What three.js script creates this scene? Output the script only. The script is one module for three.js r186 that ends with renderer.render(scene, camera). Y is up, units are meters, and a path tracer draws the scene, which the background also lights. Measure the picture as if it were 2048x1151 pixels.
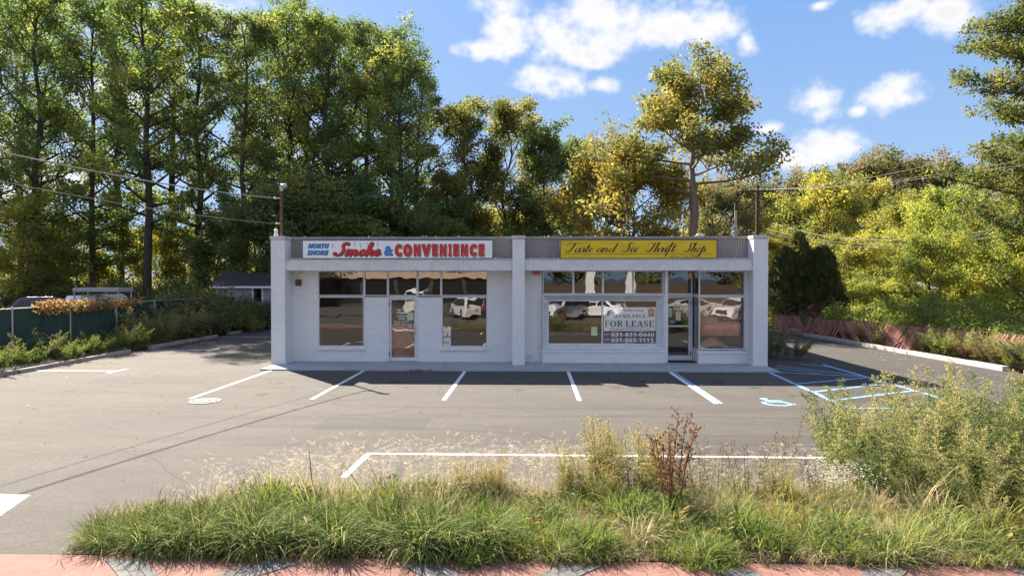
import * as THREE from 'three';
import { mergeGeometries, mergeVertices } from 'three/addons/utils/BufferGeometryUtils.js';
import { createNoise2D, createNoise3D } from 'simplex-noise';

// ---------------------------------------------------------------- camera, sky, sun, exposure
const scene = new THREE.Scene();
const camera = new THREE.PerspectiveCamera(45.72, 1024 / 575, 0.1, 1200);
camera.position.set(0, 3, 0);
camera.rotation.order = 'YXZ';
camera.rotation.set(-Math.atan(17.5 / 1365), Math.atan(41 / 1365), 0);
const renderer = new THREE.WebGLRenderer({ antialias: true });
renderer.toneMapping = THREE.LinearToneMapping;
const EXPOSURE = 4.3;
renderer.toneMappingExposure = EXPOSURE;
renderer.shadowMap.enabled = true;

const SUN = new THREE.Vector3(-0.78, 1, -0.97).normalize();
const sun = new THREE.DirectionalLight(new THREE.Color().setRGB(1, 0.9, 0.76), 4.6);
sun.position.copy(SUN).multiplyScalar(120);
sun.castShadow = true;
sun.shadow.radius = 1;
sun.shadow.mapSize.set(4096, 4096);
Object.assign(sun.shadow.camera, { left: -70, right: 70, top: 70, bottom: -70, near: 1, far: 300 });
scene.add(sun, sun.target);

function random(seed) {
  let s = seed | 0;
  return () => { s = (s + 0x6d2b79f5) | 0; let t = Math.imul(s ^ (s >>> 15), 1 | s); t = (t + Math.imul(t ^ (t >>> 7), 61 | t)) ^ t; return ((t ^ (t >>> 14)) >>> 0) / 4294967296; };
}
const noise2 = createNoise2D(random(11)), noise3 = createNoise3D(random(12));
const lerp = (a, b, t) => a + (b - a) * t, clamp = (x, a = 0, b = 1) => Math.min(b, Math.max(a, x));
const smooth = (a, b, x) => { const t = clamp((x - a) / (b - a)); return t * t * (3 - 2 * t); };

// Sky: clear blue air that pales towards the horizon, with scattered fair-weather clouds in view and extra ones added out of view as fill light (azimuth, elevation, half sizes in degrees).
function makeSky() {
  const W = 4096, H = 2048, data = new Float32Array(W * H * 4);
  const clouds = [];
  const fair = [[-2.2, 20.5, 2.5, 2.4], [-4.3, 18.6, 2.4, 0.9], [1.6, 19.6, 3.6, 2.1], [6.6, 20.4, 4.4, 2.5], [11, 20.2, 4, 2], [14.4, 19.4, 2.6, 1.9], [17.2, 18.2, 0.9, 0.9], [4.6, 18, 2.4, 1],
    [0.6, 16.4, 1.9, 1.15], [3.1, 16, 2.5, 1.05], [5.6, 15.8, 1.7, 0.7], [5, 17.4, 1.6, 0.8], [10.2, 16.2, 0.8, 0.4], [22.6, 13.4, 1.7, 1.15], [26.9, 13.2, 1.9, 1.2], [28, 12.8, 1.4, .8], [25.2, 12.4, 0.7, 0.45],
    [22.8, 9.6, 3.1, 1.35], [20.8, 9.2, 1.8, 0.8], [27.2, 18.6, 1.9, 1], [28.4, 19, 1.2, 0.8], [30.8, 18, 1.8, 1.1], [22.4, 20, 1, 0.4], [15.2, 9.4, 1.5, 0.95], [16.8, 8, 1.2, 0.6], [5.6, 11, 1.2, 0.7], [18.8, 11.6, 1.2, .5], [12, 12.6, 1.4, .5], [16.4, 13.8, .9, .5],
    [-25, 19.5, 3, 1.4], [-20, 12, 2.6, 1.1], [-32, 13, 3, 1.2], [8, 25, 9, 3]];
  fair.forEach((c) => clouds.push([...c, 1]));
  const r = random(77);
  for (let i = 0; i < 120; i++) {  // unseen clouds beside and behind the camera, added to brighten the shaded sides
    const az = 36 + r() * 288, el = 6 + 66 * Math.pow(r(), 1.4), s = 0.8 + 1.3 * r();
    for (let k = 0; k < 5; k++) clouds.push([az + (r() - 0.5) * 9 * s, el + (r() - 0.5) * 3 * s, (2 + 3 * r()) * s, (0.9 + 1.2 * r()) * s, 1]);
  }
  const rad = Math.PI / 180;
  for (let row = 0; row < H; row++) {
    const up = ((row + 0.5) / H - 0.5) * 180, h = clamp(up / 90);
    const near = clouds.filter((c) => Math.abs(up - c[1]) < c[3] * 2.2 + 1.5);
    for (let col = 0; col < W; col++) {
      const round = ((col + 0.5) / W) * 360 - 180, az = ((round + 90 + 540) % 360) - 180;
      const t = Math.pow(h, 0.55);
      let R = lerp(0.52, 0.11, smooth(0, 0.75, t)), Gc = lerp(0.71, 0.31, smooth(0, 0.8, t)), B = lerp(0.95, 0.82, smooth(0.1, 0.95, t));
      if (up < 0) { R = 0.30; Gc = 0.33; B = 0.34; }
      const x = Math.cos(round * rad) * Math.cos(up * rad), y = Math.sin(up * rad), z = Math.sin(round * rad) * Math.cos(up * rad);
      const c = Math.max(0, x * SUN.x + y * SUN.y + z * SUN.z), glow = 0.35 * Math.pow(c, 24) + 0.25 * Math.pow(c, 6);
      R += glow; Gc += glow * 0.95; B += glow * 0.85;
      let d = -1.01;
      for (const q of near) {
        let da = Math.abs(az - q[0]); if (da > 180) da = 360 - da;
        da *= Math.cos(up * rad);
        const e = 1 - Math.sqrt((da / q[2]) ** 2 + ((up - q[1]) / q[3]) ** 2);
        if (e > d) d = e;
      }
      if (d > -1) {
        const k = 9, n = noise3(x * k, y * k * 1.5, z * k) * 0.42 + noise3(x * k * 2.7, y * k * 3.6, z * k * 2.7) * 0.3 + noise3(x * k * 7, y * k * 9, z * k * 7) * 0.17 + noise3(x * k * 17, y * k * 20, z * k * 17) * 0.09 + noise3(x * k * 40, y * k * 46, z * k * 40) * 0.045;
        const dens = smooth(-0.12, 0.95, d * 0.95 + n * 0.85 + 0.16);
        if (dens > 0) {
          const thick = smooth(0.35, 1.2, d + n * 0.8), shade = 1 - 0.13 * thick * smooth(-0.4, 0.3, n);
          R = lerp(R, 1.05 * shade, dens); Gc = lerp(Gc, 1.045 * shade, dens); B = lerp(B, 1.07 * shade, dens);
        }
      }
      const o = (row * W + col) * 4;
      data[o] = R / EXPOSURE; data[o + 1] = Gc / EXPOSURE; data[o + 2] = B / EXPOSURE; data[o + 3] = 1;
    }
  }
  const tex = new THREE.DataTexture(data, W, H, THREE.RGBAFormat, THREE.FloatType);
  tex.mapping = THREE.EquirectangularReflectionMapping; tex.magFilter = THREE.LinearFilter; tex.needsUpdate = true;
  return tex;
}
const skyTex = makeSky();
scene.background = skyTex;
scene.environment = skyTex;

// ---------------------------------------------------------------- helpers
const used = new Map();
const numbered = (n) => { const k = used.get(n) ?? 0; used.set(n, k + 1); return k ? n + '_' + String(k).padStart(3, '0') : n; };
function tag(o, label, category, group, kind) {
  if (label) o.userData.label = label;
  if (category) o.userData.category = category;
  if (group) o.userData.group = group;
  if (kind) o.userData.kind = kind;
  return o;
}
function thing(name, label, category, pos = [0, 0, 0], turn = 0, group) {
  const o = new THREE.Group(); o.name = numbered(name); o.position.set(...pos); o.rotation.y = turn; scene.add(o);
  return tag(o, label, category, group);
}
function part(parent, name, geo, mat, label) {
  const m = new THREE.Mesh(geo, mat); m.name = name; parent.add(m);
  if (label) m.userData.label = label;
  return m;
}
function single(name, geo, mat, label, category, group, pos) {
  const m = new THREE.Mesh(geo, mat); m.name = numbered(name); scene.add(m); if (pos) m.position.set(...pos);
  return tag(m, label, category, group);
}
function structure(name, geo, mat) { const m = new THREE.Mesh(geo, mat); m.name = numbered(name); m.userData.kind = 'structure'; scene.add(m); return m; }
function copyOf(o, pos, turn, scale, label) {
  const c = o.clone(); c.name = numbered(o.name.replace(/_\d{3}$/, '')); c.userData = { ...o.userData }; scene.add(c);
  c.position.set(...pos); c.rotation.y = turn; if (Array.isArray(scale)) c.scale.set(...scale); else c.scale.setScalar(scale);
  if (label) c.userData.label = label;
  return c;
}
// uv in metres from the way each face points
function metres(g) {
  if (g.index) g = g.toNonIndexed();
  const p = g.attributes.position, uv = new Float32Array(p.count * 2), a = new THREE.Vector3(), b = new THREE.Vector3(), c = new THREE.Vector3();
  for (let i = 0; i < p.count; i += 3) {
    a.fromBufferAttribute(p, i); b.fromBufferAttribute(p, i + 1); c.fromBufferAttribute(p, i + 2);
    const n = b.clone().sub(a).cross(c.clone().sub(a)), x = Math.abs(n.x), y = Math.abs(n.y), z = Math.abs(n.z);
    [a, b, c].forEach((v, k) => {
      const [s, t] = y > x && y > z ? [v.x, v.z] : x > z ? [v.z, v.y] : [v.x, v.y];
      uv[(i + k) * 2] = s; uv[(i + k) * 2 + 1] = t;
    });
  }
  g.setAttribute('uv', new THREE.BufferAttribute(uv, 2));
  g.computeVertexNormals();
  return g;
}
function box(x0, x1, y0, y1, z0, z1) { const g = new THREE.BoxGeometry(x1 - x0, y1 - y0, z1 - z0); g.translate((x0 + x1) / 2, (y0 + y1) / 2, (z0 + z1) / 2); return metres(g); }
const merge = (list) => mergeGeometries(list.map((g) => { const n = g.index ? g.toNonIndexed() : g; if (!n.attributes.uv) metres(n); for (const k of Object.keys(n.attributes)) if (!['position', 'normal', 'uv'].includes(k)) n.deleteAttribute(k); return n; }));
function slab(points, z0, z1, holes = [], bevel = 0) { // outline in x, y; from z0 back to z1 < z0
  const s = new THREE.Shape(points.map(([x, y]) => new THREE.Vector2(x, y)));
  holes.forEach((h) => s.holes.push(new THREE.Path(h.map(([x, y]) => new THREE.Vector2(x, y)))));
  const g = new THREE.ExtrudeGeometry(s, { depth: z0 - z1 - 2 * bevel, bevelEnabled: bevel > 0, bevelSize: bevel, bevelThickness: bevel, bevelSegments: 1, bevelOffset: -bevel });
  g.translate(0, 0, z1 + bevel);
  return metres(g);
}
const rect = (x0, x1, y0, y1) => [[x0, y0], [x1, y0], [x1, y1], [x0, y1]];
const ring = (x0, x1, y0, y1, w, z0, z1, wb = w) => slab(rect(x0, x1, y0, y1), z0, z1, [rect(x0 + w, x1 - w, y0 + wb, y1 - w).reverse()], 0.006);
function flat(points, y) { // a painted or laid sheet on the ground, outline in x, z
  const s = new THREE.Shape(points.map(([x, z]) => new THREE.Vector2(x, -z)));
  const g = new THREE.ShapeGeometry(s, 24); g.rotateX(-Math.PI / 2); g.translate(0, y, 0);
  return metres(g);
}
function strip(ax, az, bx, bz, w, y) { const dx = bx - ax, dz = bz - az, l = Math.hypot(dx, dz), nx = -dz / l * w / 2, nz = dx / l * w / 2; return flat([[ax + nx, az + nz], [ax - nx, az - nz], [bx - nx, bz - nz], [bx + nx, bz + nz]], y); }
function tube(pts, radii, seg = 6) {
  const pos = [], nor = [], uv = [], idx = [], t = new THREE.Vector3(), u = new THREE.Vector3(), v = new THREE.Vector3();
  let along = 0;
  pts.forEach((p, i) => {
    t.copy(pts[Math.min(i + 1, pts.length - 1)]).sub(pts[Math.max(i - 1, 0)]).normalize();
    u.set(1, 0, 0.01); if (Math.abs(t.x) > 0.9) u.set(0, 0, 1);
    v.crossVectors(t, u).normalize(); u.crossVectors(v, t);
    if (i) along += p.distanceTo(pts[i - 1]);
    for (let k = 0; k <= seg; k++) {
      const a = k / seg * Math.PI * 2, c = Math.cos(a), s = Math.sin(a), nx = u.x * c + v.x * s, ny = u.y * c + v.y * s, nz = u.z * c + v.z * s;
      pos.push(p.x + nx * radii[i], p.y + ny * radii[i], p.z + nz * radii[i]); nor.push(nx, ny, nz); uv.push(k / seg * 6.283 * radii[0], along);
      if (i && k < seg) { const q = (i - 1) * (seg + 1) + k, w = q + seg + 1; idx.push(q, q + 1, w, q + 1, w + 1, w); }
    }
  });
  const g = new THREE.BufferGeometry();
  g.setAttribute('position', new THREE.Float32BufferAttribute(pos, 3)); g.setAttribute('normal', new THREE.Float32BufferAttribute(nor, 3)); g.setAttribute('uv', new THREE.Float32BufferAttribute(uv, 2)); g.setIndex(idx);
  return g;
}
const V = (x, y, z) => new THREE.Vector3(x, y, z);
const cyl = (r0, r1, x, y0, y1, z, seg = 14) => { const g = new THREE.CylinderGeometry(r1, r0, y1 - y0, seg); g.translate(x, (y0 + y1) / 2, z); return g; };

// textures
function noiseTexture(size, metresAcross, fn, srgb = true) {
  const d = new Uint8Array(size * size * 4);
  for (let y = 0; y < size; y++) for (let x = 0; x < size; x++) {
    const c = fn(x / size, y / size, x, y), o = (y * size + x) * 4;
    for (let k = 0; k < 3; k++) d[o + k] = clamp(Array.isArray(c) ? c[k] : c) * 255;
    d[o + 3] = 255;
  }
  const t = new THREE.DataTexture(d, size, size); t.wrapS = t.wrapT = THREE.RepeatWrapping; t.magFilter = THREE.LinearFilter; t.minFilter = THREE.LinearMipmapLinearFilter;
  if (srgb) t.colorSpace = THREE.SRGBColorSpace;
  t.repeat.set(1 / metresAcross, 1 / metresAcross); t.needsUpdate = true;
  return t;
}
// noise that repeats over the tile
const tiled = (u, v, f, s = 0) => { const a = u * 6.28318, b = v * 6.28318, r = f / 6.28318; return noise3(Math.cos(a) * r + s, Math.sin(a) * r + Math.cos(b) * r * 1.3, Math.sin(b) * r * 1.3 + s * 2); };
const speck = random(5);
const asphaltMap = noiseTexture(1024, 3.1, (u, v) => { const n = tiled(u, v, 8) * 0.03 + tiled(u, v, 30, 3) * 0.035 + tiled(u, v, 90, 5) * 0.03, s = speck(); return 0.83 + n + (s - 0.5) * 0.2 + (s > 0.985 ? 0.16 : 0) - (s < 0.02 ? 0.14 : 0); });
const asphaltBump = noiseTexture(512, 0.8, (u, v) => 0.5 + tiled(u, v, 40) * 0.2 + (speck() - 0.5) * 0.5, false);
const plasterMap = noiseTexture(512, 2.3, (u, v) => 0.92 + tiled(u, v, 5) * 0.035 + tiled(u, v, 24, 3) * 0.03 + (speck() - 0.5) * 0.05);
const brickBump = noiseTexture(1024, 1.608, (u, v) => {
  const row = Math.floor(v * 24), y = v * 24 - row, x = (u * 8 + (row % 2) * 0.5) % 1, j = Math.min(x * 0.2, (1 - x) * 0.2, y * 0.067, (1 - y) * 0.067);
  const bk = Math.sin(row * 12.9 + Math.floor(u * 8 + (row % 2) * 0.5) % 8 * 78.2) * 43758.5;
  return smooth(0.002, 0.009, j) * (0.85 + 0.1 * (bk - Math.floor(bk))) + tiled(u, v, 60) * 0.02;
}, false);
const brickMap = noiseTexture(1024, 1.608, (u, v) => {
  const row = Math.floor(v * 24), col = Math.floor(u * 8 + (row % 2) * 0.5) % 8, k = Math.sin(row * 17.3 + col * 51.7) * 9341.3;
  return 0.92 + (k - Math.floor(k) - 0.5) * 0.025 + tiled(u, v, 6) * 0.01 + (speck() - 0.5) * 0.04;
});
const concreteMap = noiseTexture(512, 2.7, (u, v) => { const n = tiled(u, v, 4) * 0.05 + tiled(u, v, 14, 7) * 0.05 + tiled(u, v, 60, 2) * 0.03; return 0.82 + n + (speck() - 0.5) * 0.1; });
const lotMap = (() => { // 31.9 m by 38.8 m of worn surface: aggregate, patches, tar-filled cracks, drips of oil, scuffs
  const W = 2048, c = document.createElement('canvas'); c.width = c.height = W; const x = c.getContext('2d'), im = x.createImageData(W, W), q = random(909);
  for (let j = 0; j < W; j++) for (let i = 0; i < W; i++) {
    const mx = i / W * 31.9, mz = j / W * 38.8, n = noise2(mx * 0.25, mz * 0.6) * 0.035 + noise2(mx * 0.9 + 7, mz * 2.6) * 0.03 + noise2(mx * 4, mz * 6 + 3) * 0.025 + noise2(mx * 14, mz * 16) * 0.02, a = q(), v = 0.8 + n + (a - 0.5) * 0.2 + (a > 0.988 ? 0.16 : 0) - (a < 0.015 ? 0.14 : 0), o = (j * W + i) * 4;
    im.data[o] = v * 256; im.data[o + 1] = v * 253; im.data[o + 2] = v * 249; im.data[o + 3] = 255;
  }
  x.putImageData(im, 0, 0);
  const px = W / 31.9, pz = W / 38.8, P = (mx, mz) => [(mx + 16.5) * px, (mz + 46) * pz];
  x.lineCap = 'round';
  for (let k = 0; k < 26; k++) { let [a, b] = P(lerp(-16, 15, q()), lerp(-33, -10, q())), dir = q() < 0.6 ? (q() - 0.5) * 0.5 : 1.57 + (q() - 0.5) * 0.6; x.strokeStyle = `rgba(38,36,35,${0.25 + 0.4 * q()})`; x.lineWidth = 0.8 + q() * 1.3; x.beginPath(); x.moveTo(a, b); for (let m = 0; m < 30 + 50 * q(); m++) { dir += (q() - 0.5) * 0.55; a += Math.cos(dir) * 8; b += Math.sin(dir) * 7; x.lineTo(a, b); } x.stroke(); }
  for (let k = 0; k < 46; k++) { const [a, b] = P([-7, -3.8, -0.5, 2.8, 6, -12][k % 6] + (q() - 0.5) * 1.4, -17 - q() * 4.4), r = 3 + q() * 12; for (let m = 0; m < 10; m++) { x.fillStyle = `rgba(35,32,30,${0.05 + 0.1 * q()})`; x.beginPath(); x.ellipse(a + (q() - 0.5) * r, b + (q() - 0.5) * r, r * (0.2 + 0.5 * q()), r * (0.2 + 0.4 * q()), q() * 3, 0, 7); x.fill(); } }
  for (let k = 0; k < 14; k++) { const [a, b] = P(lerp(-14, 8, q()), lerp(-16, -11, q())); x.strokeStyle = `rgba(50,47,45,${0.07 + 0.08 * q()})`; x.lineWidth = 10; x.beginPath(); x.moveTo(a, b); x.quadraticCurveTo(a + 160 + 200 * q(), b + (q() - 0.5) * 30, a + 300 + 400 * q(), b + (q() - 0.5) * 160); x.stroke(); }
  for (const [mx, mz, w, h, t] of [[-13, -20.6, 3.4, 1.3, '120,116,112'], [-4.4, -14.6, 2.2, 1.1, '98,95,93'], [2, -13.2, 4.5, 0.6, '128,122,116']]) { const [a, b] = P(mx, mz); x.fillStyle = `rgba(${t},.22)`; x.fillRect(a, b, w * px, h * pz); x.strokeStyle = 'rgba(40,38,36,.35)'; x.lineWidth = 1.2; x.strokeRect(a, b, w * px, h * pz); }
  const t = new THREE.CanvasTexture(c); t.colorSpace = THREE.SRGBColorSpace; t.flipY = false; t.magFilter = THREE.LinearFilter; t.wrapS = t.wrapT = THREE.RepeatWrapping; t.repeat.set(1 / 31.9, 1 / 38.8); t.offset.set(16.5 / 31.9, 46 / 38.8); return t;
})();
const lineMap = noiseTexture(512, 2.1, (u, v) => { const n = tiled(u, v, 12) * 0.5 + tiled(u, v, 45, 4) * 0.5 + (speck() - 0.5) * 0.5; return n > 0.52 ? 0.55 : n > 0.4 ? 0.8 : 0.93 + (speck() - 0.5) * 0.08; });
const barkMap = noiseTexture(256, 1.2, (u, v) => 0.75 + tiled(u, v * 0.25, 40) * 0.22 + tiled(u, v, 10, 4) * 0.15);
const wavyBump = noiseTexture(256, 2.4, (u, v) => 0.5 + tiled(u, v, 4) * 0.4, false);
const rgb = (r, g, b) => new THREE.Color().setRGB(r, g, b);
const std = (c, rough = 0.8, extra = {}) => new THREE.MeshStandardMaterial({ color: Array.isArray(c) ? rgb(...c) : c, roughness: rough, ...extra });

const M = {
  asphalt: std([0.098, 0.088, 0.079], 0.93, { bumpMap: asphaltBump, bumpScale: 0.004, vertexColors: true }),
  road: std([0.11, 0.105, 0.1], 0.93, { map: asphaltMap, bumpMap: asphaltBump, bumpScale: 0.004 }),
  soil: std([0.13, 0.1, 0.06], 1, { map: concreteMap }),
  wallPaint: std([0.86, 0.86, 0.865], 0.62, { map: brickMap, bumpMap: brickBump, bumpScale: 0.001 }),
  panelPaint: std([0.86, 0.86, 0.865], 0.6, { map: plasterMap }),
  whiteMetal: std([0.8, 0.8, 0.81], 0.45, { map: plasterMap }),
  mauveMetal: std([0.35, 0.31, 0.3], 0.55, { map: plasterMap }),
  coping: std([0.5, 0.46, 0.42], 0.75, { map: concreteMap }),
  flashing: std([0.76, 0.76, 0.75], 0.7, { map: concreteMap }),
  concrete: std([0.55, 0.56, 0.57], 0.88, { map: concreteMap }),
  kerb: std([0.62, 0.59, 0.54], 0.9, { map: concreteMap }),
  oldKerb: std([0.4, 0.36, 0.31], 0.95, { map: concreteMap }),
  redWalk: std([0.31, 0.145, 0.11], 0.9, { map: concreteMap, bumpMap: asphaltBump, bumpScale: 0.003 }),
  paver: [std([0.18, 0.175, 0.17], 0.9, { map: concreteMap }), std([0.21, 0.2, 0.19], 0.9, { map: concreteMap }), std([0.15, 0.147, 0.147], 0.9, { map: concreteMap })],
  line: std([0.8, 0.79, 0.77], 0.8, { map: lineMap }),
  blueLine: std([0.25, 0.5, 0.75], 0.8, { map: lineMap }),
  yellowLine: std([0.75, 0.5, 0.08], 0.75, { map: concreteMap }),
  gravel: std([0.25, 0.24, 0.23], 1, { map: concreteMap }),
  glass: new THREE.MeshPhysicalMaterial({ color: rgb(0.97, 0.95, 0.93), roughness: 0, transmission: 1, thickness: 0, ior: 2.25, bumpMap: wavyBump, bumpScale: 0.0006 }),
  clearGlass: new THREE.MeshPhysicalMaterial({ color: rgb(0.35, 0.35, 0.35), roughness: 0.02, transmission: 1, thickness: 0, ior: 1.6 }),
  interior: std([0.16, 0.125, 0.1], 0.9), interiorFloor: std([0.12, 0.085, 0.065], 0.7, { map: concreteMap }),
  darkRubber: std([0.02, 0.02, 0.022], 0.9), black: std([0.015, 0.015, 0.017], 0.5), steel: std([0.5, 0.5, 0.5], 0.4, { metalness: 0.8 }),
  rust: std([0.26, 0.13, 0.08], 0.85, { map: barkMap }), galvanised: std([0.45, 0.45, 0.44], 0.55, { metalness: 0.4 }),
  bark: std([0.15, 0.115, 0.085], 0.95, { map: barkMap }), darkBark: std([0.09, 0.075, 0.055], 0.95, { map: barkMap }), paleBark: std([0.3, 0.24, 0.18], 0.95, { map: barkMap }),
  wood: std([0.16, 0.11, 0.075], 0.9, { map: barkMap }), wire: std([0.03, 0.03, 0.03], 0.6), paleWire: std([0.3, 0.28, 0.26], 0.7),
  kraft: std([0.46, 0.21, 0.13], 0.85, { side: THREE.DoubleSide, map: plasterMap }),
};
const leafMat = new THREE.MeshPhysicalMaterial({ vertexColors: true, color: 0xffffff, roughness: 1, transmission: 0.55, thickness: 0, specularIntensity: 0.3, side: THREE.DoubleSide });
const grassMat = new THREE.MeshPhysicalMaterial({ vertexColors: true, color: 0xffffff, roughness: 1, transmission: 0.5, thickness: 0, specularIntensity: 0.25, side: THREE.DoubleSide });

// ---------------------------------------------------------------- ground
{
  structure('ground', flat(rect(-400, 400, -400, 400), -0.16), M.soil);
  // parking lot sheet with patches of tone
  const g = new THREE.PlaneGeometry(31.9, 38.8, 160, 190); g.rotateX(-Math.PI / 2); g.translate(-0.55, 0, -26.6);
  const p = g.attributes.position, col = new Float32Array(p.count * 3), uv = g.attributes.uv;
  for (let i = 0; i < p.count; i++) {
    const x = p.getX(i), z = p.getZ(i);
    // older, paler surface in front; a newer darker strip in the stalls at the right and in the side lane
    const streak = noise2(x * 0.09, z * 0.7) * 0.09 + noise2(x * 0.3 + 9, z * 1.5) * 0.05;
    const newer = smooth(-0.15, 0.15, x - 7.6 + noise2(z * 0.3, 2) * 0.15) * smooth(-14.8, -15.4, z) * 0.3 + smooth(-26, -28, z) * smooth(-8, -9.5, x) * 0.16;
    const k = 1 + streak - newer;
    col.set([k * 1.01, k, k * (0.985 - 0.2 * Math.max(0, streak))], i * 3); uv.setXY(i, x, z);
  }
  g.setAttribute('color', new THREE.BufferAttribute(col, 3));
  M.asphalt.map = lotMap;
  const lot = structure('parking_lot', g, M.asphalt);
  const paint = (name, geo, m) => part(lot, name, geo, m);
  for (const x of [-8.6, -5.52, -2.2, 1.16]) paint('parking_line', strip(x, -22.14, x, -16.85, 0.11, 0.005), M.line);
  paint('parking_line', strip(4.44, -22.14, 4.44, -16.55, 0.12, 0.005), M.line);
  paint('blue_line', strip(4.57, -22.14, 4.57, -16.55, 0.07, 0.005), M.blueLine);
  const b = (ax, az, bx, bz, w = 0.11) => paint('blue_line', strip(ax, az, bx, bz, w, 0.005), M.blueLine);
  b(7.62, -22.1, 7.36, -16.16, 0.13); b(10.21, -24.3, 10.33, -16.02, 0.12); b(7.5, -19.72, 10.16, -21.05); b(7.5, -18.38, 10.2, -19.9); b(7.46, -17.1, 10.22, -18.62); b(7.44, -16.08, 10.27, -16.04);
  b(8.5, -23.9, 10.2, -21.45, 0.09); b(8.21, -23.3, 9.24, -21.97, 0.08); b(7.98, -22.2, 10.14, -21.3, 0.1); b(9.5, -24.4, 10.15, -23.5, .08);
  paint('parking_line', strip(-2.86, -11.62, 9.6, -11.55, 0.1, 0.005), M.line);
  paint('parking_line', strip(-2.82, -11.56, -2.86, -10.2, 0.11, 0.006), M.line);
  for (const z of [-21.85, -28.55]) { paint('parking_line', strip(-16.3, z, -13.6, z, 0.1, 0.005), M.line); paint('parking_line', strip(-13.56, z - 0.55, -13.56, z + 0.55, 0.1, 0.006), M.line); }
  paint('parking_line', strip(-16.2, -35, -13, -35, 0.1, 0.005), M.line);
  paint('painted_arrow', flat([[-6.98, -9.24], [-7.9, -9.3], [-8.6, -7.6], [-6.7, -8.25]], 0.005), M.line);
  // wheelchair symbol
  const sy = [], C = [5.92, -16.75];
  const wheel = new THREE.Shape(); wheel.absarc(0, -0.1, 0.36, 0.1, Math.PI * 0.8, true); wheel.absarc(0, -0.1, 0.25, Math.PI * 0.8, 0.1, false);
  const add = (s) => { const gg = new THREE.ShapeGeometry(s, 20); gg.rotateX(-Math.PI / 2); gg.translate(C[0], 0.005, C[1]); sy.push(metres(gg)); };
  const poly = (a) => new THREE.Shape(a.map(([x, y]) => new THREE.Vector2(x, y)));
  wheel.closePath(); add(wheel);
  const head = new THREE.Shape(); head.absarc(-0.12, 0.52, 0.1, 0, 6.283); add(head);
  add(poly([[-0.2, 0.38], [-0.06, 0.38], [-0.02, 0.16], [0.22, 0.14], [0.42, -0.26], [0.32, -0.3], [0.15, 0.03], [-0.14, 0.04]])); add(poly([[-0.02, 0.31], [0.24, 0.28], [0.24, 0.2], [-0.01, 0.22]]));
  paint('wheelchair_symbol', merge(sy), M.blueLine);

  // asphalt across the street, road and pavement (the camera hovers over the road)
  structure('road', metres(new THREE.PlaneGeometry(160, 12.4).rotateX(-Math.PI / 2).translate(0, -0.12, 2)), M.road);
  structure('far_lot', metres(new THREE.PlaneGeometry(160, 40).rotateX(-Math.PI / 2).translate(0, -0.06, 28.2)), M.road);
  const walk = structure('sidewalk', box(-50, 50, -0.2, 0.012, -7.22, -4.4), M.redWalk);
  structure('kerb', box(-50, 50, -0.25, 0.014, -4.395, -4.2), M.kerb);
  const r = random(31), brick = box(-0.098, 0.098, -0.02, 0.0, -0.048, 0.048);
  for (const [x0, s] of [[-4.45, 1], [-1.3, 1], [1.85, 1], [5, 1], [-2.53, -1], [0.62, -1], [3.77, -1]]) {
    // bands cross the walk at 45 degrees, three courses of pavers
    for (let i = 0; i < 9; i++) for (let j = -1; j <= 1; j++) {
      const along = 0.12 + i * 0.2 + (j ? 0 : 0.1), m = part(walk, 'paver', brick, M.paver[Math.floor(r() * 3)]);
      const c = Math.SQRT1_2, px = x0 + s * along * c + j * 0.101 * c, pz = -7.2 + along * c - s * j * 0.101 * c;
      m.position.set(px, 0.02 + r() * 0.003, pz); m.rotation.y = -s * Math.PI / 4;
      if (pz < -7.15) walk.remove(m);
    }
  }
  // kerbs: a broken old one at the left, a pale one along the side lane at the right
  const left = thing('left_kerb', 'weathered broken concrete kerb under the weeds at the left', 'kerb');
  for (let z = -44; z < -17.2; z += 1.52) { if (r() < 0.12) continue; const m = part(left, 'kerb_stone', box(-0.1, 0.1, -0.1, 0.13, -0.75, 0.75), M.oldKerb); m.position.set(-16.45 + (r() - 0.5) * 0.08, r() * 0.02 - 0.01, z + 0.76); m.rotation.set((r() - 0.5) * 0.02, (r() - 0.5) * 0.05, (r() - 0.5) * 0.12); }
  const right = thing('right_kerb', 'long pale concrete kerb along the side lane at the right', 'kerb');
  const n = 9; for (let i = 0; i < n; i++) { const t = (i + 0.5) / n, m = part(right, 'kerb_stone', box(-0.11, 0.11, -0.1, 0.15, -0.835, 0.835), M.kerb); m.position.set(lerp(15.45, 14.35, t) + (r() - 0.5) * 0.03, (r() - 0.5) * 0.02, lerp(-22.7, -37.8, t)); m.rotation.set((r() - 0.5) * 0.012, Math.atan2(1.1, 15.1) + (r() - 0.5) * 0.015, (r() - 0.5) * 0.05); }
  single('painted_kerb_end', box(-0.1, 0.1, -0.1, 0.13, -0.8, 0.8), M.yellowLine, 'short yellow painted kerb end beside the right lane', 'kerb', null, [15.62, 0, -21.2]);
  // iron cover
  const cover = thing('manhole_cover', 'round pale patterned manhole cover in the asphalt', 'manhole', [-8.05, 0.004, -16.5]);
  part(cover, 'rim', new THREE.RingGeometry(0.31, 0.37, 40).rotateX(-Math.PI / 2).translate(0, 0.012, 0), M.kerb);
  part(cover, 'lid', cyl(0.31, 0.31, 0, -0.02, 0.006, 0, 40), std([0.07, 0.065, 0.06], 0.9));
  const pads = []; for (let i = 0; i < 8; i++) { const a = i / 8 * 6.283; pads.push(box(-0.035, 0.035, 0.006, 0.014, 0.13, 0.26).rotateY(a)); } pads.push(box(-0.06, 0.06, 0.006, 0.014, -0.06, 0.06));
  part(cover, 'raised_pattern', merge(pads), M.kerb);
}
console.log('ground');
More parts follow.
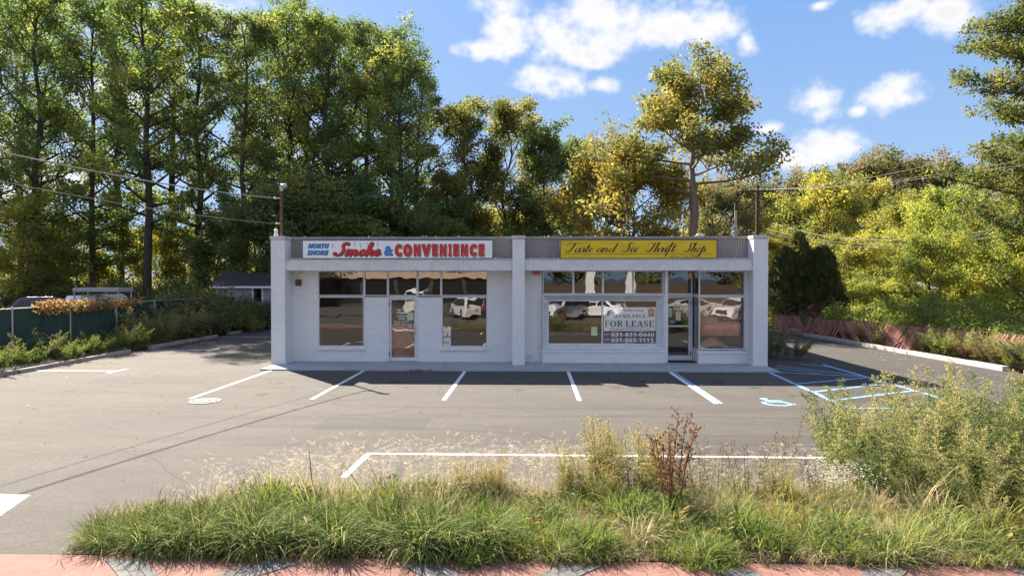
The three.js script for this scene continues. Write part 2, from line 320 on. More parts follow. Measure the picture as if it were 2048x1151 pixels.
// ---------------------------------------------------------------- lettering
function canvasTexture(w, h, draw) {
  const c = document.createElement('canvas'); c.width = w; c.height = h; const x = c.getContext('2d'); draw(x, w, h);
  const t = new THREE.CanvasTexture(c); t.colorSpace = THREE.SRGBColorSpace; t.magFilter = THREE.LinearFilter; return t;
}
// pen strokes of a joined-up script: each stroke is a curve through points (x, y up; small letters 0.42 high)
const SCRIPT = {
  a: [0.44, [[0.36, 0.32], [0.24, 0.42], [0.08, 0.3], [0.05, 0.1], [0.15, 0], [0.28, 0.1], [0.37, 0.42]], [[0.37, 0.42], [0.34, 0.1], [0.39, 0], [0.5, 0.1]]],
  s: [0.34, [[-0.02, 0.08], [0.12, 0.26], [0.19, 0.47]], [[0.19, 0.47], [0.27, 0.22], [0.22, 0.03], [0.1, 0], [0.03, 0.08]], [[0.18, 0], [0.3, 0.03], [0.4, 0.14]]],
  t: [0.3, [[-0.02, 0.08], [0.1, 0.3], [0.17, 0.72]], [[0.17, 0.76], [0.11, 0.14], [0.17, 0], [0.34, 0.12]], [[0.0, 0.5], [0.16, 0.52], [0.32, 0.5]]],
  e: [0.34, [[-0.02, 0.08], [0.2, 0.22], [0.26, 0.36], [0.18, 0.43]], [[0.18, 0.43], [0.06, 0.3], [0.05, 0.1], [0.16, 0], [0.36, 0.13]]],
  n: [0.5, [[0.02, 0.34], [0.08, 0.42], [0.08, 0.3]], [[0.1, 0.42], [0.05, 0]], [[0.05, 0.05], [0.14, 0.32], [0.26, 0.42], [0.33, 0.34]], [[0.33, 0.36], [0.3, 0.08], [0.36, 0], [0.5, 0.13]]],
  d: [0.5, [[0.36, 0.32], [0.24, 0.42], [0.08, 0.3], [0.05, 0.1], [0.15, 0], [0.28, 0.1], [0.37, 0.42]], [[0.45, 0.96], [0.34, 0.1], [0.39, 0], [0.52, 0.12]]],
  h: [0.5, [[-0.02, 0.08], [0.14, 0.5], [0.22, 0.9], [0.17, 1], [0.11, 0.9]], [[0.12, 0.95], [0.04, 0]], [[0.05, 0.05], [0.14, 0.32], [0.26, 0.42], [0.33, 0.34]], [[0.33, 0.36], [0.3, 0.08], [0.36, 0], [0.5, 0.13]]],
  r: [0.4, [[-0.02, 0.08], [0.1, 0.48], [0.14, 0.4], [0.26, 0.38]], [[0.26, 0.38], [0.19, 0.1], [0.25, 0], [0.4, 0.12]]],
  i: [0.26, [[-0.02, 0.08], [0.1, 0.42]], [[0.11, 0.42], [0.07, 0.1], [0.12, 0], [0.27, 0.12]], [[0.17, 0.62], [0.165, 0.6]]],
  f: [0.3, [[-0.02, 0.08], [0.16, 0.5], [0.25, 0.88], [0.2, 1], [0.13, 0.9]], [[0.14, 0.95], [0.03, -0.42]], [[0.03, -0.42], [0.1, -0.1], [0.08, 0.02], [0.3, 0.12]]],
  o: [0.42, [[0.22, 0.42], [0.07, 0.3], [0.05, 0.1], [0.16, 0], [0.29, 0.1], [0.33, 0.28], [0.22, 0.42]], [[0.24, 0.4], [0.32, 0.34], [0.44, 0.38]]],
  p: [0.46, [[-0.02, 0.08], [0.12, 0.6]], [[0.12, 0.62], [0.0, -0.44]], [[0.05, 0.1], [0.16, 0.36], [0.28, 0.42]], [[0.28, 0.42], [0.36, 0.24], [0.26, 0.02], [0.14, 0.02]], [[0.24, 0], [0.48, 0.14]]],
  T: [0.62, [[-0.12, 0.68], [-0.1, 0.86], [0.02, 0.95]], [[0.0, 0.97], [0.16, 0.93], [0.3, 0.9]], [[0.0, 0.95], [0.2, 0.92], [0.42, 0.9], [0.6, 0.93], [0.76, 1.04]], [[0.44, 0.92], [0.36, 0.4], [0.22, 0.05], [0.04, 0], [-0.1, 0.08], [-0.06, 0.17], [0, 0.13]]],
  S: [0.62, [[0.6, 0.82], [0.62, 0.96], [0.48, 1.0], [0.34, 0.86]], [[0.36, 0.92], [0.32, 0.74], [0.42, 0.46], [0.36, 0.12], [0.12, 0], [-0.06, 0.06], [-0.08, 0.18], [0.02, 0.2]]],
  m: [0.78, [[0.02, 0.34], [0.08, 0.42], [0.08, 0.3]], [[0.1, 0.42], [0.05, 0]], [[0.05, 0.05], [0.14, 0.32], [0.25, 0.42], [0.32, 0.34]], [[0.33, 0.38], [0.29, 0]], [[0.29, 0.05], [0.38, 0.32], [0.5, 0.42], [0.57, 0.34]], [[0.57, 0.36], [0.54, 0.08], [0.6, 0], [0.76, 0.13]]],
  k: [0.5, [[-0.02, 0.08], [0.14, 0.5], [0.22, 0.9], [0.17, 1], [0.11, 0.9]], [[0.12, 0.95], [0.04, 0]], [[0.06, 0.14], [0.2, 0.36], [0.33, 0.4], [0.32, 0.28], [0.14, 0.2]], [[0.16, 0.2], [0.28, 0.06], [0.36, 0], [0.5, 0.12]]],
  ' ': [0.36],
};
function writeScript(ctx, text, x, y, size, { thin, thick, slant = 0.32, color, gap = 0, wide = 1 }) {
  ctx.strokeStyle = color; ctx.lineCap = 'round'; ctx.lineJoin = 'round';
  for (const ch of text) {
    const [advance, ...strokes] = SCRIPT[ch];
    for (const s of strokes) {
      const c = new THREE.CatmullRomCurve3(s.map(([a, b]) => V(a, b, 0)), false, 'catmullrom', 0.5), n = 26, p = c.getPoints(n);
      let w = null;
      for (let i = 0; i < n; i++) {
        const dx = p[i + 1].x - p[i].x, dy = p[i + 1].y - p[i].y, l = Math.hypot(dx, dy) || 1, down = Math.max(0, -dy / l), want = lerp(thin, thick, down * down);
        w = w === null ? want : lerp(w, want, 0.35);
        ctx.lineWidth = w * size; ctx.beginPath();
        const at = (q) => [x + (q.x * wide + q.y * slant) * size, y - q.y * size];
        ctx.moveTo(...at(p[i])); ctx.lineTo(...at(p[i + 1])); ctx.stroke();
      }
    }
    x += (advance * wide + gap) * size;
  }
  return x;
}
function fitText(ctx, text, x, y, w, h, font, paint) { // text stretched to a box whose bottom left is x, y
  ctx.save(); ctx.font = font.replace('$', '100'); const m = ctx.measureText(text); const up = m.actualBoundingBoxAscent || 74;
  ctx.translate(x, y); ctx.scale(w / m.width, h / up); paint(ctx, text); ctx.restore();
}
const grain = (ctx, w, h, seed, n, a) => { const r = random(seed); for (let i = 0; i < n; i++) { ctx.fillStyle = `rgba(${r() < 0.5 ? '60,55,50' : '255,255,255'},${a * r()})`; const s = 1 + r() * 5; ctx.fillRect(r() * w, r() * h, s * (1 + 6 * r()), s); } };

const smokeSign = canvasTexture(2048, 206, (c, w, h) => {
  c.fillStyle = '#eceae8'; c.fillRect(0, 0, w, h); grain(c, w, h, 3, 700, 0.1);
  const blue = (t, x, y, tw, th) => { c.save(); c.transform(1, 0, -0.22, 1, 0, 0); for (const [dx, f, lw] of [[5, '#0c2950', 12], [0, '#1d86cf', 3]]) fitText(c, t, x + y * 0.22 + dx - 2, y + dx, tw, th, 'bold $px sans-serif', (k, s) => { k.fillStyle = f; k.strokeStyle = f; k.lineWidth = lw; k.lineJoin = 'round'; k.strokeText(s, 0, 0); k.fillText(s, 0, 0); }); c.restore(); };
  blue('NORTH', 52, 84, 225, 52); blue('SHORE', 44, 164, 225, 52);
  // grey curls of smoke behind the script
  c.strokeStyle = '#8f9298'; c.lineWidth = 7; for (const [x, y] of [[318, 66], [560, 46], [620, 60], [700, 50], [806, 48]]) { c.beginPath(); c.moveTo(x, y + 26); c.quadraticCurveTo(x + 26, y + 4, x + 4, y - 8); c.quadraticCurveTo(x - 10, y - 20, x + 14, y - 28); c.stroke(); }
  for (const [dx, dy, col, k] of [[7, 7, '#1a1418', 0.0], [0, 0, '#5d1015', 0.0], [-1, -2, '#c1202a', -0.04]]) writeScript(c, 'Smoke', 345 + dx, 172 + dy, 148, { thin: 0.15 + k, thick: 0.24 + k, slant: 0.3, color: col, wide: 1.24, gap: 0 });
  for (const [d, f, lw] of [[5, '#123b6c', 16], [0, '#2d8fd4', 4]]) fitText(c, '&', 880 + d, 166 + d, 88, 98, 'bold $px serif', (k, s) => { k.fillStyle = f; k.strokeStyle = f; k.lineWidth = lw; k.lineJoin = 'round'; k.strokeText(s, 0, 0); k.fillText(s, 0, 0); });
  let x = 1000; const letters = [...'CONVENIENCE'], wide = { I: 44, O: 104, C: 88, N: 94, V: 96, E: 78 };
  for (const ch of letters) {
    for (const [d, f, lw] of [[7, '#2a1c1e', 20], [0, '#efe6e0', 22], [0, '#7c161c', 17], [-1, '#c5232b', 11]]) fitText(c, ch, x + d, 174 + d, wide[ch] - 16, 122, 'bold $px sans-serif', (k, s) => { k.fillStyle = f; k.strokeStyle = f; k.lineWidth = lw; k.lineJoin = 'round'; k.strokeText(s, 0, 0); k.fillText(s, 0, 0); });
    x += wide[ch] + 4;
  }
  c.fillStyle = 'rgba(80,80,90,.5)'; c.fillRect(1026, 0, 2, h);
});
const thriftSign = canvasTexture(2048, 244, (c, w, h) => {
  c.fillStyle = '#d9b80a'; c.fillRect(0, 0, w, h); grain(c, w, h, 8, 500, 0.08);
  const r = random(4); for (let i = 0; i < 60; i++) { c.fillStyle = `rgba(${r() < 0.5 ? '250,225,70' : '170,135,0'},.09)`; c.beginPath(); c.ellipse(r() * w, r() * h, 40 + r() * 120, 10 + r() * 40, 0, 0, 7); c.fill(); }
  const o = { thin: 0.04, thick: 0.16, slant: 0.42, color: '#33200a' };
  writeScript(c, 'Taste', 70, 160, 128, { ...o, wide: 1.34 }); writeScript(c, 'and', 465, 160, 122, { ...o, wide: 1.42 }); writeScript(c, 'See', 815, 160, 128, { ...o, wide: 1.2 }); writeScript(c, 'Thrift', 1130, 160, 128, { ...o, wide: 1.18 }); writeScript(c, 'Shop', 1625, 160, 124, { ...o, wide: 1.12 });
  c.strokeStyle = '#33200a'; c.lineWidth = 5; c.beginPath(); c.moveTo(40, 186); c.lineTo(1400, 188); c.lineTo(1985, 186); c.stroke();
  c.save(); c.transform(1, 0, -0.25, 1, 0, 0); fitText(c, '631-775-7930', 1500, 238, 400, 30, 'bold $px serif', (k, s) => { k.fillStyle = '#4a3512'; k.fillText(s, 0, 0); }); c.restore();
  fitText(c, 'Welcome to', 210, 44, 150, 15, 'italic $px serif', (k, s) => { k.fillStyle = 'rgba(80,55,10,.7)'; k.fillText(s, 0, 0); });
});
const leasePoster = canvasTexture(1024, 782, (c, w, h) => {
  c.fillStyle = '#eef0f4'; c.fillRect(0, 0, w, h); c.fillStyle = '#39286c'; c.fillRect(0, 520, w, h - 520);
  const t = (s, x, y, tw, th, f, font = 'bold $px serif') => fitText(c, s, x, y, tw, th, font, (k, q) => { k.fillStyle = f; k.fillText(q, 0, 0); });
  t('365 Realty Group', 270, 92, 510, 54, '#3f5f92'); t('AVAILABLE', 205, 226, 625, 74, '#23345e'); t('FOR LEASE', 10, 428, 985, 134, '#20305c'); t('NicoleKurt365@gmail.com', 110, 494, 790, 40, '#4a5578', '$px serif');
  t('cell', 16, 604, 90, 34, '#e8e8f0', '$px serif'); t('office', 16, 722, 110, 40, '#e8e8f0', '$px serif'); t('631-831-0440', 146, 636, 855, 82, '#f4f4f8', 'bold $px sans-serif'); t('631-863-1111', 146, 758, 840, 82, '#f4f4f8', 'bold $px sans-serif');
  // house mark and a small portrait
  c.strokeStyle = '#53668f'; c.lineWidth = 12; c.beginPath(); c.arc(90, 130, 62, 1.2, 5.6); c.stroke(); c.fillStyle = '#27406e'; c.beginPath(); c.moveTo(52, 140); c.lineTo(104, 70); c.lineTo(132, 112); c.lineTo(120, 170); c.lineTo(70, 176); c.fill();
  c.fillStyle = '#b9a9a4'; c.fillRect(870, 30, 130, 176); c.fillStyle = '#5d4438'; c.beginPath(); c.ellipse(935, 100, 50, 62, 0, 0, 7); c.fill(); c.fillStyle = '#d3a592'; c.beginPath(); c.ellipse(935, 106, 33, 44, 0, 0, 7); c.fill(); c.fillStyle = '#a9525f'; c.beginPath(); c.ellipse(935, 200, 60, 46, 0, Math.PI, 0); c.fill();
});
const windowSign = canvasTexture(256, 800, (c, w, h) => {
  c.fillStyle = '#e9e8ea'; c.fillRect(0, 0, w, h); c.fillStyle = '#55575e'; c.fillRect(50, 0, 90, 60);
  fitText(c, 'ENUE', 6, 250, 190, 38, 'italic $px sans-serif', (k, s) => { k.fillStyle = '#7d8088'; k.fillText(s, 0, 0); });
  writeScript(c, 'oke', -6, 470, 200, { thin: 0.05, thick: 0.12, slant: 0.25, color: '#2c2c33' });
  fitText(c, 'IENCE', -20, 720, 230, 110, 'bold $px sans-serif', (k, s) => { k.fillStyle = '#4b3c40'; k.fillText(s, 0, 0); });
});
const hoursDecal = canvasTexture(512, 512, (c) => {
  c.clearRect(0, 0, 512, 512); const t = (s, x, y, w, h, f = 'bold $px sans-serif') => fitText(c, s, x, y, w, h, f, (k, q) => { k.fillStyle = '#f2f2f2'; k.fillText(q, 0, 0); });
  t('NORTH SHORE', 100, 60, 310, 34); writeScript(c, 'Smoke', 110, 150, 88, { thin: 0.1, thick: 0.17, slant: 0.3, color: '#f2f2f2', wide: 1.3 }); t('&', 245, 196, 24, 26); t('CONVENIENCE', 70, 256, 380, 46); t('HOURS', 150, 336, 220, 54); t('Mon-Sat  7am-8pm', 20, 412, 470, 36); t('Sunday   8am-6pm', 20, 480, 470, 36);
});
const numberDecal = canvasTexture(128, 64, (c) => { c.clearRect(0, 0, 128, 64); fitText(c, '720', 8, 58, 112, 50, 'bold $px sans-serif', (k, s) => { k.fillStyle = '#f2f2f2'; k.fillText(s, 0, 0); }); });
const printed = (t, rough = 0.55) => new THREE.MeshStandardMaterial({ map: t, roughness: rough });
const decal = (t) => new THREE.MeshStandardMaterial({ map: t, roughness: 0.6, alphaTest: 0.4, side: THREE.DoubleSide });
// a sheet facing the street, its picture filling it
function sheet(x0, x1, y0, y1, z) { const g = new THREE.PlaneGeometry(x1 - x0, y1 - y0); g.translate((x0 + x1) / 2, (y0 + y1) / 2, z); return g; }

// ---------------------------------------------------------------- the shop building
{
  const B = thing('shop_building', 'low white painted brick building with two storefronts and ribbed fascia', 'building');
  const F = -24.3; // front wall plane
  part(B, 'wall', slab([[-8.6, 0], [-5.19, 0], [-5.19, 2.36], [-6.06, 2.36], [-6.06, 0.54], [-7.72, 0.54], [-7.72, 3.3], [-1.6, 3.3], [-1.6, 0.54], [-3.26, 0.54], [-3.26, 2.36], [-4.1, 2.36], [-4.1, 0], [-0.69, 0], [-0.69, 3.7], [-8.6, 3.7]], F, F - 0.25), M.wallPaint);
  part(B, 'wall', slab([[-0.27, 0], [0.34, 0], [0.34, 3.3], [7.6, 3.3], [7.6, 3.7], [-0.27, 3.7]], F, F - 0.25), M.wallPaint);
  // side, back and dividing walls, roof
  part(B, 'side_wall', box(-9.05, -8.8, 0, 4.4, -37, -24.62), M.wallPaint); part(B, 'side_wall', box(7.72, 7.97, 0, 4.4, -37, -24.62), M.wallPaint);
  part(B, 'back_wall', box(-8.8, 7.72, 0, 4.4, -37, -36.75), M.wallPaint);
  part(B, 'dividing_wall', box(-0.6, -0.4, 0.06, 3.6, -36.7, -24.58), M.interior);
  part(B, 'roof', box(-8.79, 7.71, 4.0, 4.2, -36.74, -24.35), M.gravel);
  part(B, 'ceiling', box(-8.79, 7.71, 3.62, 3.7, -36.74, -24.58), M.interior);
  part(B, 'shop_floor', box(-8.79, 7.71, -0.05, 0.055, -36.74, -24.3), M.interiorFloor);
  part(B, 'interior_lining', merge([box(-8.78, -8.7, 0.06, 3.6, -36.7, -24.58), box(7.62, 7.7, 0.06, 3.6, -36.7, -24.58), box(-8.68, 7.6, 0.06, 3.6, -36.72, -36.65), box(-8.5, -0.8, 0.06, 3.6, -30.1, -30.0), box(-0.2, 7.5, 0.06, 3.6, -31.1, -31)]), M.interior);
  // piers with caps
  for (const [a, b] of [[-9.09, -8.6], [-0.69, -0.27], [7.52, 8.01]]) { part(B, 'pier', box(a, b, 0, 4.38, -24.6, -23.45), M.wallPaint); part(B, 'pier_cap', slab(rect(a - 0.03, b + 0.03, 4.385, 4.495), -23.41, -24.64, [], 0.01), M.flashing); }
  // fascias
  const ribbed = (x0, x1, y0, y1, z, pitch, depth) => {
    const prof = [], n = Math.round((x1 - x0) / pitch), w = (x1 - x0) / n; for (let i = 0; i < n; i++) { const x = x0 + i * w; prof.push([x, z], [x + w * 0.55, z], [x + w * 0.65, z - depth], [x + w * 0.9, z - depth]); } prof.push([x1, z], [x1, z - depth - 0.03], [x0, z - depth - 0.03]);
    const s = new THREE.Shape(prof.map(([x, q]) => new THREE.Vector2(x, -q))); const g = new THREE.ExtrudeGeometry(s, { depth: y1 - y0, bevelEnabled: false }); g.rotateX(-Math.PI / 2); g.translate(0, y0, 0); return metres(g);
  };
  const r = random(61);
  for (const [a, b] of [[-8.595, -0.695], [-0.265, 7.515]]) {
    part(B, 'upper_fascia', ribbed(a, b, 3.72, 4.42, -24.08, 0.085, 0.02), M.mauveMetal);
    part(B, 'lower_fascia', ribbed(a, b, 3.3, 3.68, -23.55, 0.085, 0.012), M.whiteMetal);
    part(B, 'soffit', box(a, b, 3.3, 3.34, F, -23.6), M.panelPaint);
    part(B, 'ledge_flashing', slab([[-24.08, 3.682], [-23.52, 3.682], [-23.52, 3.7], [-24.08, 3.74]], -a, -b).rotateY(-Math.PI / 2), M.flashing);
    part(B, 'coping', box(a, b, 4.42, 4.5, -24.34, -24.04), M.coping);
    // flaked paint and debris left on the ledge and the coping
    const bits = []; for (let i = 0; i < 170; i++) { const s = 0.015 + r() * r() * 0.06, top = r() < 0.14, x = lerp(a + 0.1, b - 0.1, r()); const g = new THREE.TetrahedronGeometry(s); g.scale(1.6, 0.9, 0.7); g.rotateY(r() * 6); g.rotateZ(r() * 2); g.translate(x, top ? 4.505 : 3.72, top ? -24.05 - r() * 0.2 : -23.56 - r() * 0.25); bits.push(g); }
    const m = part(B, 'flaking_debris', merge(bits), M.flashing); m.userData.kind = 'stuff';
  }
  // windows: group > frame, pane, sill
  const win = (x0, x1, y0, y1, z, w = 0.03, sill) => {
    const g = new THREE.Group(); g.name = 'window'; B.add(g);
    part(g, 'frame', ring(x0, x1, y0, y1, w, z + 0.03, z - 0.06), M.whiteMetal);
    const pane = sheet(x0 + w, x1 - w, y0 + w, y1 - w, z - 0.02), uv = pane.attributes.uv, p = pane.attributes.position; for (let i = 0; i < uv.count; i++) uv.setXY(i, p.getX(i) + z, p.getY(i));
    part(g, 'pane', pane, M.glass);
    if (sill) part(g, 'sill', slab(rect(x0 - 0.05, x1 + 0.05, y0 - 0.12, y0), z + 0.09, z - 0.05, [], 0.01), M.panelPaint);
    return g;
  };
  const z1 = F - 0.03;
  win(-7.72, -6.04, 0.57, 2.385, z1, 0.045, true); win(-3.26, -1.6, 0.57, 2.385, z1, 0.045, true);
  for (const [a, b] of [[-7.72, -6.04], [-6.04, -5.185], [-5.185, -4.12], [-4.12, -3.265], [-3.265, -1.6]]) win(a, b, 2.4, 3.3, z1, 0.035);
  for (const [a, b] of [[0.36, 1.45], [1.45, 2.495], [2.495, 3.565], [3.565, 4.64]]) win(a, b, 2.47, 3.3, F + 0.02, 0.035);
  win(4.79, 5.79, 2.46, 3.3, -24.9, 0.035);
  win(5.83, 7.46, 2.41, 3.3, -24.12, 0.045); win(5.83, 7.46, 0.52, 2.4, -24.12, 0.045);
  // display window of the thrift shop: a splayed box frame round two panes
  {
    const g = new THREE.Group(); g.name = 'display_window'; B.add(g);
    const o = [[0.36, 0.5], [4.64, 0.5], [4.64, 2.46], [0.36, 2.46]], i = [[0.56, 0.68], [4.44, 0.68], [4.44, 2.24], [0.56, 2.24]], pos = [];
    const quad = (a, b, c, d) => pos.push(...a, ...b, ...c, ...a, ...c, ...d);
    for (let k = 0; k < 4; k++) { const l = (k + 1) % 4; quad([...o[k], -24.16], [...o[l], -24.16], [...i[l], -24.46], [...i[k], -24.46]); quad([...o[l], -24.16], [...o[k], -24.16], [...o[k], -24.54], [...o[l], -24.54]); }
    const f = new THREE.BufferGeometry(); f.setAttribute('position', new THREE.Float32BufferAttribute(pos, 3));
    part(g, 'splayed_frame', metres(f), M.whiteMetal);
    part(g, 'rim', ring(0.35, 4.65, 0.495, 2.465, 0.04, -24.14, -24.18), M.whiteMetal);
    part(g, 'frame', merge([ring(0.55, 4.45, 0.67, 2.25, 0.035, -24.44, -24.5), box(2.47, 2.52, 0.7, 2.22, -24.5, -24.43)]), M.whiteMetal);
    for (const [a, b] of [[0.58, 2.475], [2.515, 4.42]]) { const s = sheet(a, b, 0.7, 2.22, -24.47), uv = s.attributes.uv, p = s.attributes.position; for (let q = 0; q < 4; q++) uv.setXY(q, p.getX(q) + 3, p.getY(q)); part(g, 'pane', s, M.glass); }
  }
  part(B, 'bulkhead', slab(rect(0.34, 4.66, 0, 0.49), -24.14, -24.9, [], 0.012), M.wallPaint);
  part(B, 'bulkhead_ledge', slab(rect(0.33, 4.67, 0.4, 0.48), -24.115, -24.138, [], 0.008), M.panelPaint);
  part(B, 'return_wall', box(4.66, 4.78, 0, 3.3, -24.95, -24.2), M.panelPaint);
  part(B, 'bulkhead', slab(rect(5.81, 7.52, 0, 0.46), -24.05, -24.9, [], 0.012), M.wallPaint);
  part(B, 'bulkhead_ledge', slab(rect(5.79, 7.51, 0.38, 0.5), -24.02, -24.048, [], 0.008), M.panelPaint);
  part(B, 'corner_post', box(7.46, 7.52, 0.5, 3.3, -24.3, -24.1), M.whiteMetal);
  { // side light between the recessed door and the right window
    const g = new THREE.Group(); g.name = 'side_light'; B.add(g);
    for (const [a, b] of [[0.465, 0.54], [3.22, 3.3], [2.37, 2.45]]) part(g, 'rail', box(5.8, 5.84, a, b, -24.86, -24.18), M.whiteMetal);
    const s = new THREE.PlaneGeometry(0.68, 2.7); s.rotateY(-Math.PI / 2); s.translate(5.82, 1.87, -24.52); part(g, 'pane', s, M.glass);
  }
  const door = (x0, x1, y1, z, mid, label) => {
    const d = new THREE.Group(); d.name = 'door'; B.add(d); d.userData.label = label;
    part(d, 'door_frame', slab([[x0 - 0.06, 0.05], [x0, 0.05], [x0, y1], [x1, y1], [x1, 0.05], [x1 + 0.06, 0.05], [x1 + 0.06, y1 + 0.06], [x0 - 0.06, y1 + 0.06]], z + 0.04, z - 0.08), M.whiteMetal);
    const holes = mid ? [rect(x0 + 0.07, x1 - 0.07, 0.24, mid - 0.03).reverse(), rect(x0 + 0.07, x1 - 0.07, mid + 0.03, y1 - 0.08).reverse()] : [rect(x0 + 0.07, x1 - 0.07, 0.2, y1 - 0.07).reverse()];
    part(d, 'door_leaf', slab(rect(x0 + 0.008, x1 - 0.008, 0.075, y1 - 0.008), z + 0.015, z - 0.035, holes, 0.006), M.whiteMetal);
    const s = sheet(x0 + 0.06, x1 - 0.06, 0.18, y1 - 0.06, z - 0.012), uv = s.attributes.uv, p = s.attributes.position; for (let q = 0; q < 4; q++) uv.setXY(q, p.getX(q) + 1, p.getY(q)); part(d, 'pane', s, M.glass);
    const hx = mid ? x0 + 0.05 : x1 - 0.04; part(d, 'handle', merge([box(hx - 0.015, hx + 0.015, 1.0, 1.35, z + 0.05, z + 0.075), box(hx - 0.012, hx + 0.012, 1.02, 1.06, z + 0.015, z + 0.05), box(hx - 0.012, hx + 0.012, 1.29, 1.33, z + 0.015, z + 0.05)]), M.steel);
    const gx = mid ? x1 - 0.002 : x0 - 0.012; for (const y of [0.25, 2.05]) part(d, 'hinge', box(gx, gx + 0.02, y, y + 0.13, z + 0.02, z + 0.05), M.black);
    part(d, 'threshold', box(x0 - 0.05, x1 + 0.05, 0.056, 0.07, z - 0.05, z + 0.12), M.steel);
  };
  door(-5.13, -4.16, 2.33, F - 0.02, 0, 'left shop door with brown paper behind the glass');
  door(4.85, 5.73, 2.4, -24.9, 1.3, 'recessed right shop door with a mid rail');
  part(B, 'alarm_box', slab(rect(-8.5, -8.3, 2.76, 2.99), F + 0.1, F, [], 0.01), std([0.11, 0.045, 0.04], 0.6));
  part(B, 'soffit_lamp', slab(rect(-8.58, -8.25, 3.22, 3.295), F + 0.3, F + 0.08, [], 0.015), std([0.6, 0.5, 0.4], 0.6));
  part(B, 'alarm_light', slab(rect(0.03, 0.27, 3.16, 3.295), F + 0.14, F, [], 0.02), std([0.55, 0.12, 0.05], 0.5));
  part(B, 'hose_tap', merge([new THREE.TorusGeometry(0.05, 0.012, 8, 18).translate(-0.09, 0.3, F + 0.08), cyl(0.015, 0.015, 0, 0, 0.1, 0).rotateX(Math.PI / 2).translate(-0.09, 0.33, F), cyl(0.012, 0.012, -0.06, 0.2, 0.3, F + 0.05)]), M.panelPaint);
  // walk in front of the shops, in slabs with joints
  const walkway = structure('storefront_walk', box(-8.95, 7.95, -0.1, 0.03, F + 0.02, -22.17), M.concrete);
  const edges = [-8.97, -6.1, -2.95, 0.1, 2.9, 5.6, 7.97]; for (let i = 0; i < 6; i++) part(walkway, 'walk_slab', slab([[edges[i] + 0.008, 22.15], [edges[i + 1] - 0.008, 22.15], [edges[i + 1] - 0.008, -F], [edges[i] + 0.008, -F]], 0.052, -0.05, [], 0.006).rotateX(-Math.PI / 2), M.concrete);
  single('door_mat', box(4.7, 5.85, 0.056, 0.075, -24.72, -24.2), M.darkRubber, 'dark rubber mat in front of the recessed right door', 'mat');

  // signs
  const sg = thing('smoke_sign', 'white box sign reading Smoke & Convenience in red script', 'sign');
  part(sg, 'sign_box', slab(rect(-8.03, -1.36, 3.71, 4.36), -23.56, -23.76, [], 0.01), std([0.05, 0.08, 0.13], 0.5)); part(sg, 'sign_face', sheet(-8.0, -1.39, 3.735, 4.335, -23.557), printed(smokeSign, 0.4));
  const tg = thing('thrift_sign', 'yellow box sign reading Taste and See Thrift Shop in black script', 'sign');
  part(tg, 'sign_box', slab(rect(0.95, 6.32, 3.71, 4.35), -23.56, -23.76, [], 0.01), std([0.07, 0.055, 0.03], 0.5)); part(tg, 'sign_face', sheet(0.975, 6.295, 3.73, 4.33, -23.557), printed(thriftSign, 0.4));
  single('lease_poster', slab(rect(2.55, 4.4, 0.72, 2.0), -24.482, -24.486), M.panelPaint, 'white and purple for lease poster inside the display window', 'poster').add(Object.assign(new THREE.Mesh(sheet(2.55, 4.4, 0.72, 2.0, -24.48), printed(leasePoster)), { name: 'print' }));
  single('window_sign', sheet(-3.2, -2.93, 0.62, 1.3, F - 0.075), printed(windowSign), 'tall white lettered sign in the lower left of the right smoke shop window', 'sign');
  single('hours_decal', sheet(-5.0, -4.4, 1.35, 1.95, F - 0.036), decal(hoursDecal), 'white opening hours lettering on the left door', 'lettering');
  single('house_number', sheet(5.13, 5.37, 2.16, 2.28, -24.916), decal(numberDecal), 'white house number 720 at the top of the right door', 'lettering');
  const note = (x0, x1, y0, y1, z, c, label) => single('paper_note', slab(rect(x0, x1, y0, y1), z, z - 0.002), std(c, 0.8), label, 'paper');
  note(-4.5, -4.27, 1.53, 1.83, F - 0.036, [0.5, 0.68, 0.45], 'pale green paper taped to the left shop door'); note(-4.5, -4.34, 1.24, 1.42, F - 0.036, [0.12, 0.26, 0.5], 'blue sticker below the green paper on the left door');
  note(2.1, 2.32, 0.98, 1.3, -24.475, [0.55, 0.75, 0.5], 'pale green paper in the left half of the display window');
  note(5.2, 5.38, 1.5, 1.82, -24.915, [0.72, 0.72, 0.78], 'white notice with red seal on the right door'); note(4.93, 5.06, 1.62, 1.95, -24.915, [0.4, 0.55, 0.58], 'narrow blue sticker at the left of the right door'); note(5.0, 5.16, 1.4, 1.52, -24.915, [0.2, 0.32, 0.5], 'small blue card on the right door'); note(5.6, 5.66, 1.62, 2.0, -24.915, [0.4, 0.55, 0.58], 'narrow sticker strip at the right of the right door');
  single('red_seal', new THREE.CircleGeometry(0.06, 20).translate(5.28, 1.9, -24.914), std([0.5, 0.25, 0.22], 0.7), 'round red seal above the notice on the right door', 'sticker');
  // kraft paper hung inside
  const hung = (x0, x1, y0, y1, z, seed, label) => { const g = new THREE.PlaneGeometry(x1 - x0, y1 - y0, 24, 30), p = g.attributes.position; for (let i = 0; i < p.count; i++) p.setZ(i, noise2(p.getX(i) * 3 + seed, p.getY(i) * 2) * 0.03 + Math.abs(noise2(p.getX(i) * 2 + p.getY(i) * 2 + seed, 3)) * 0.03); g.translate((x0 + x1) / 2, (y0 + y1) / 2, z); g.computeVertexNormals(); return single('kraft_paper', g, M.kraft, label, 'paper'); };
  hung(-5.1, -4.18, 0.15, 1.32, F - 0.14, 1, 'brown paper hung behind the lower half of the left door'); hung(5.9, 7.3, 1.0, 2.36, -24.32, 5, 'brown paper hung behind the right window');
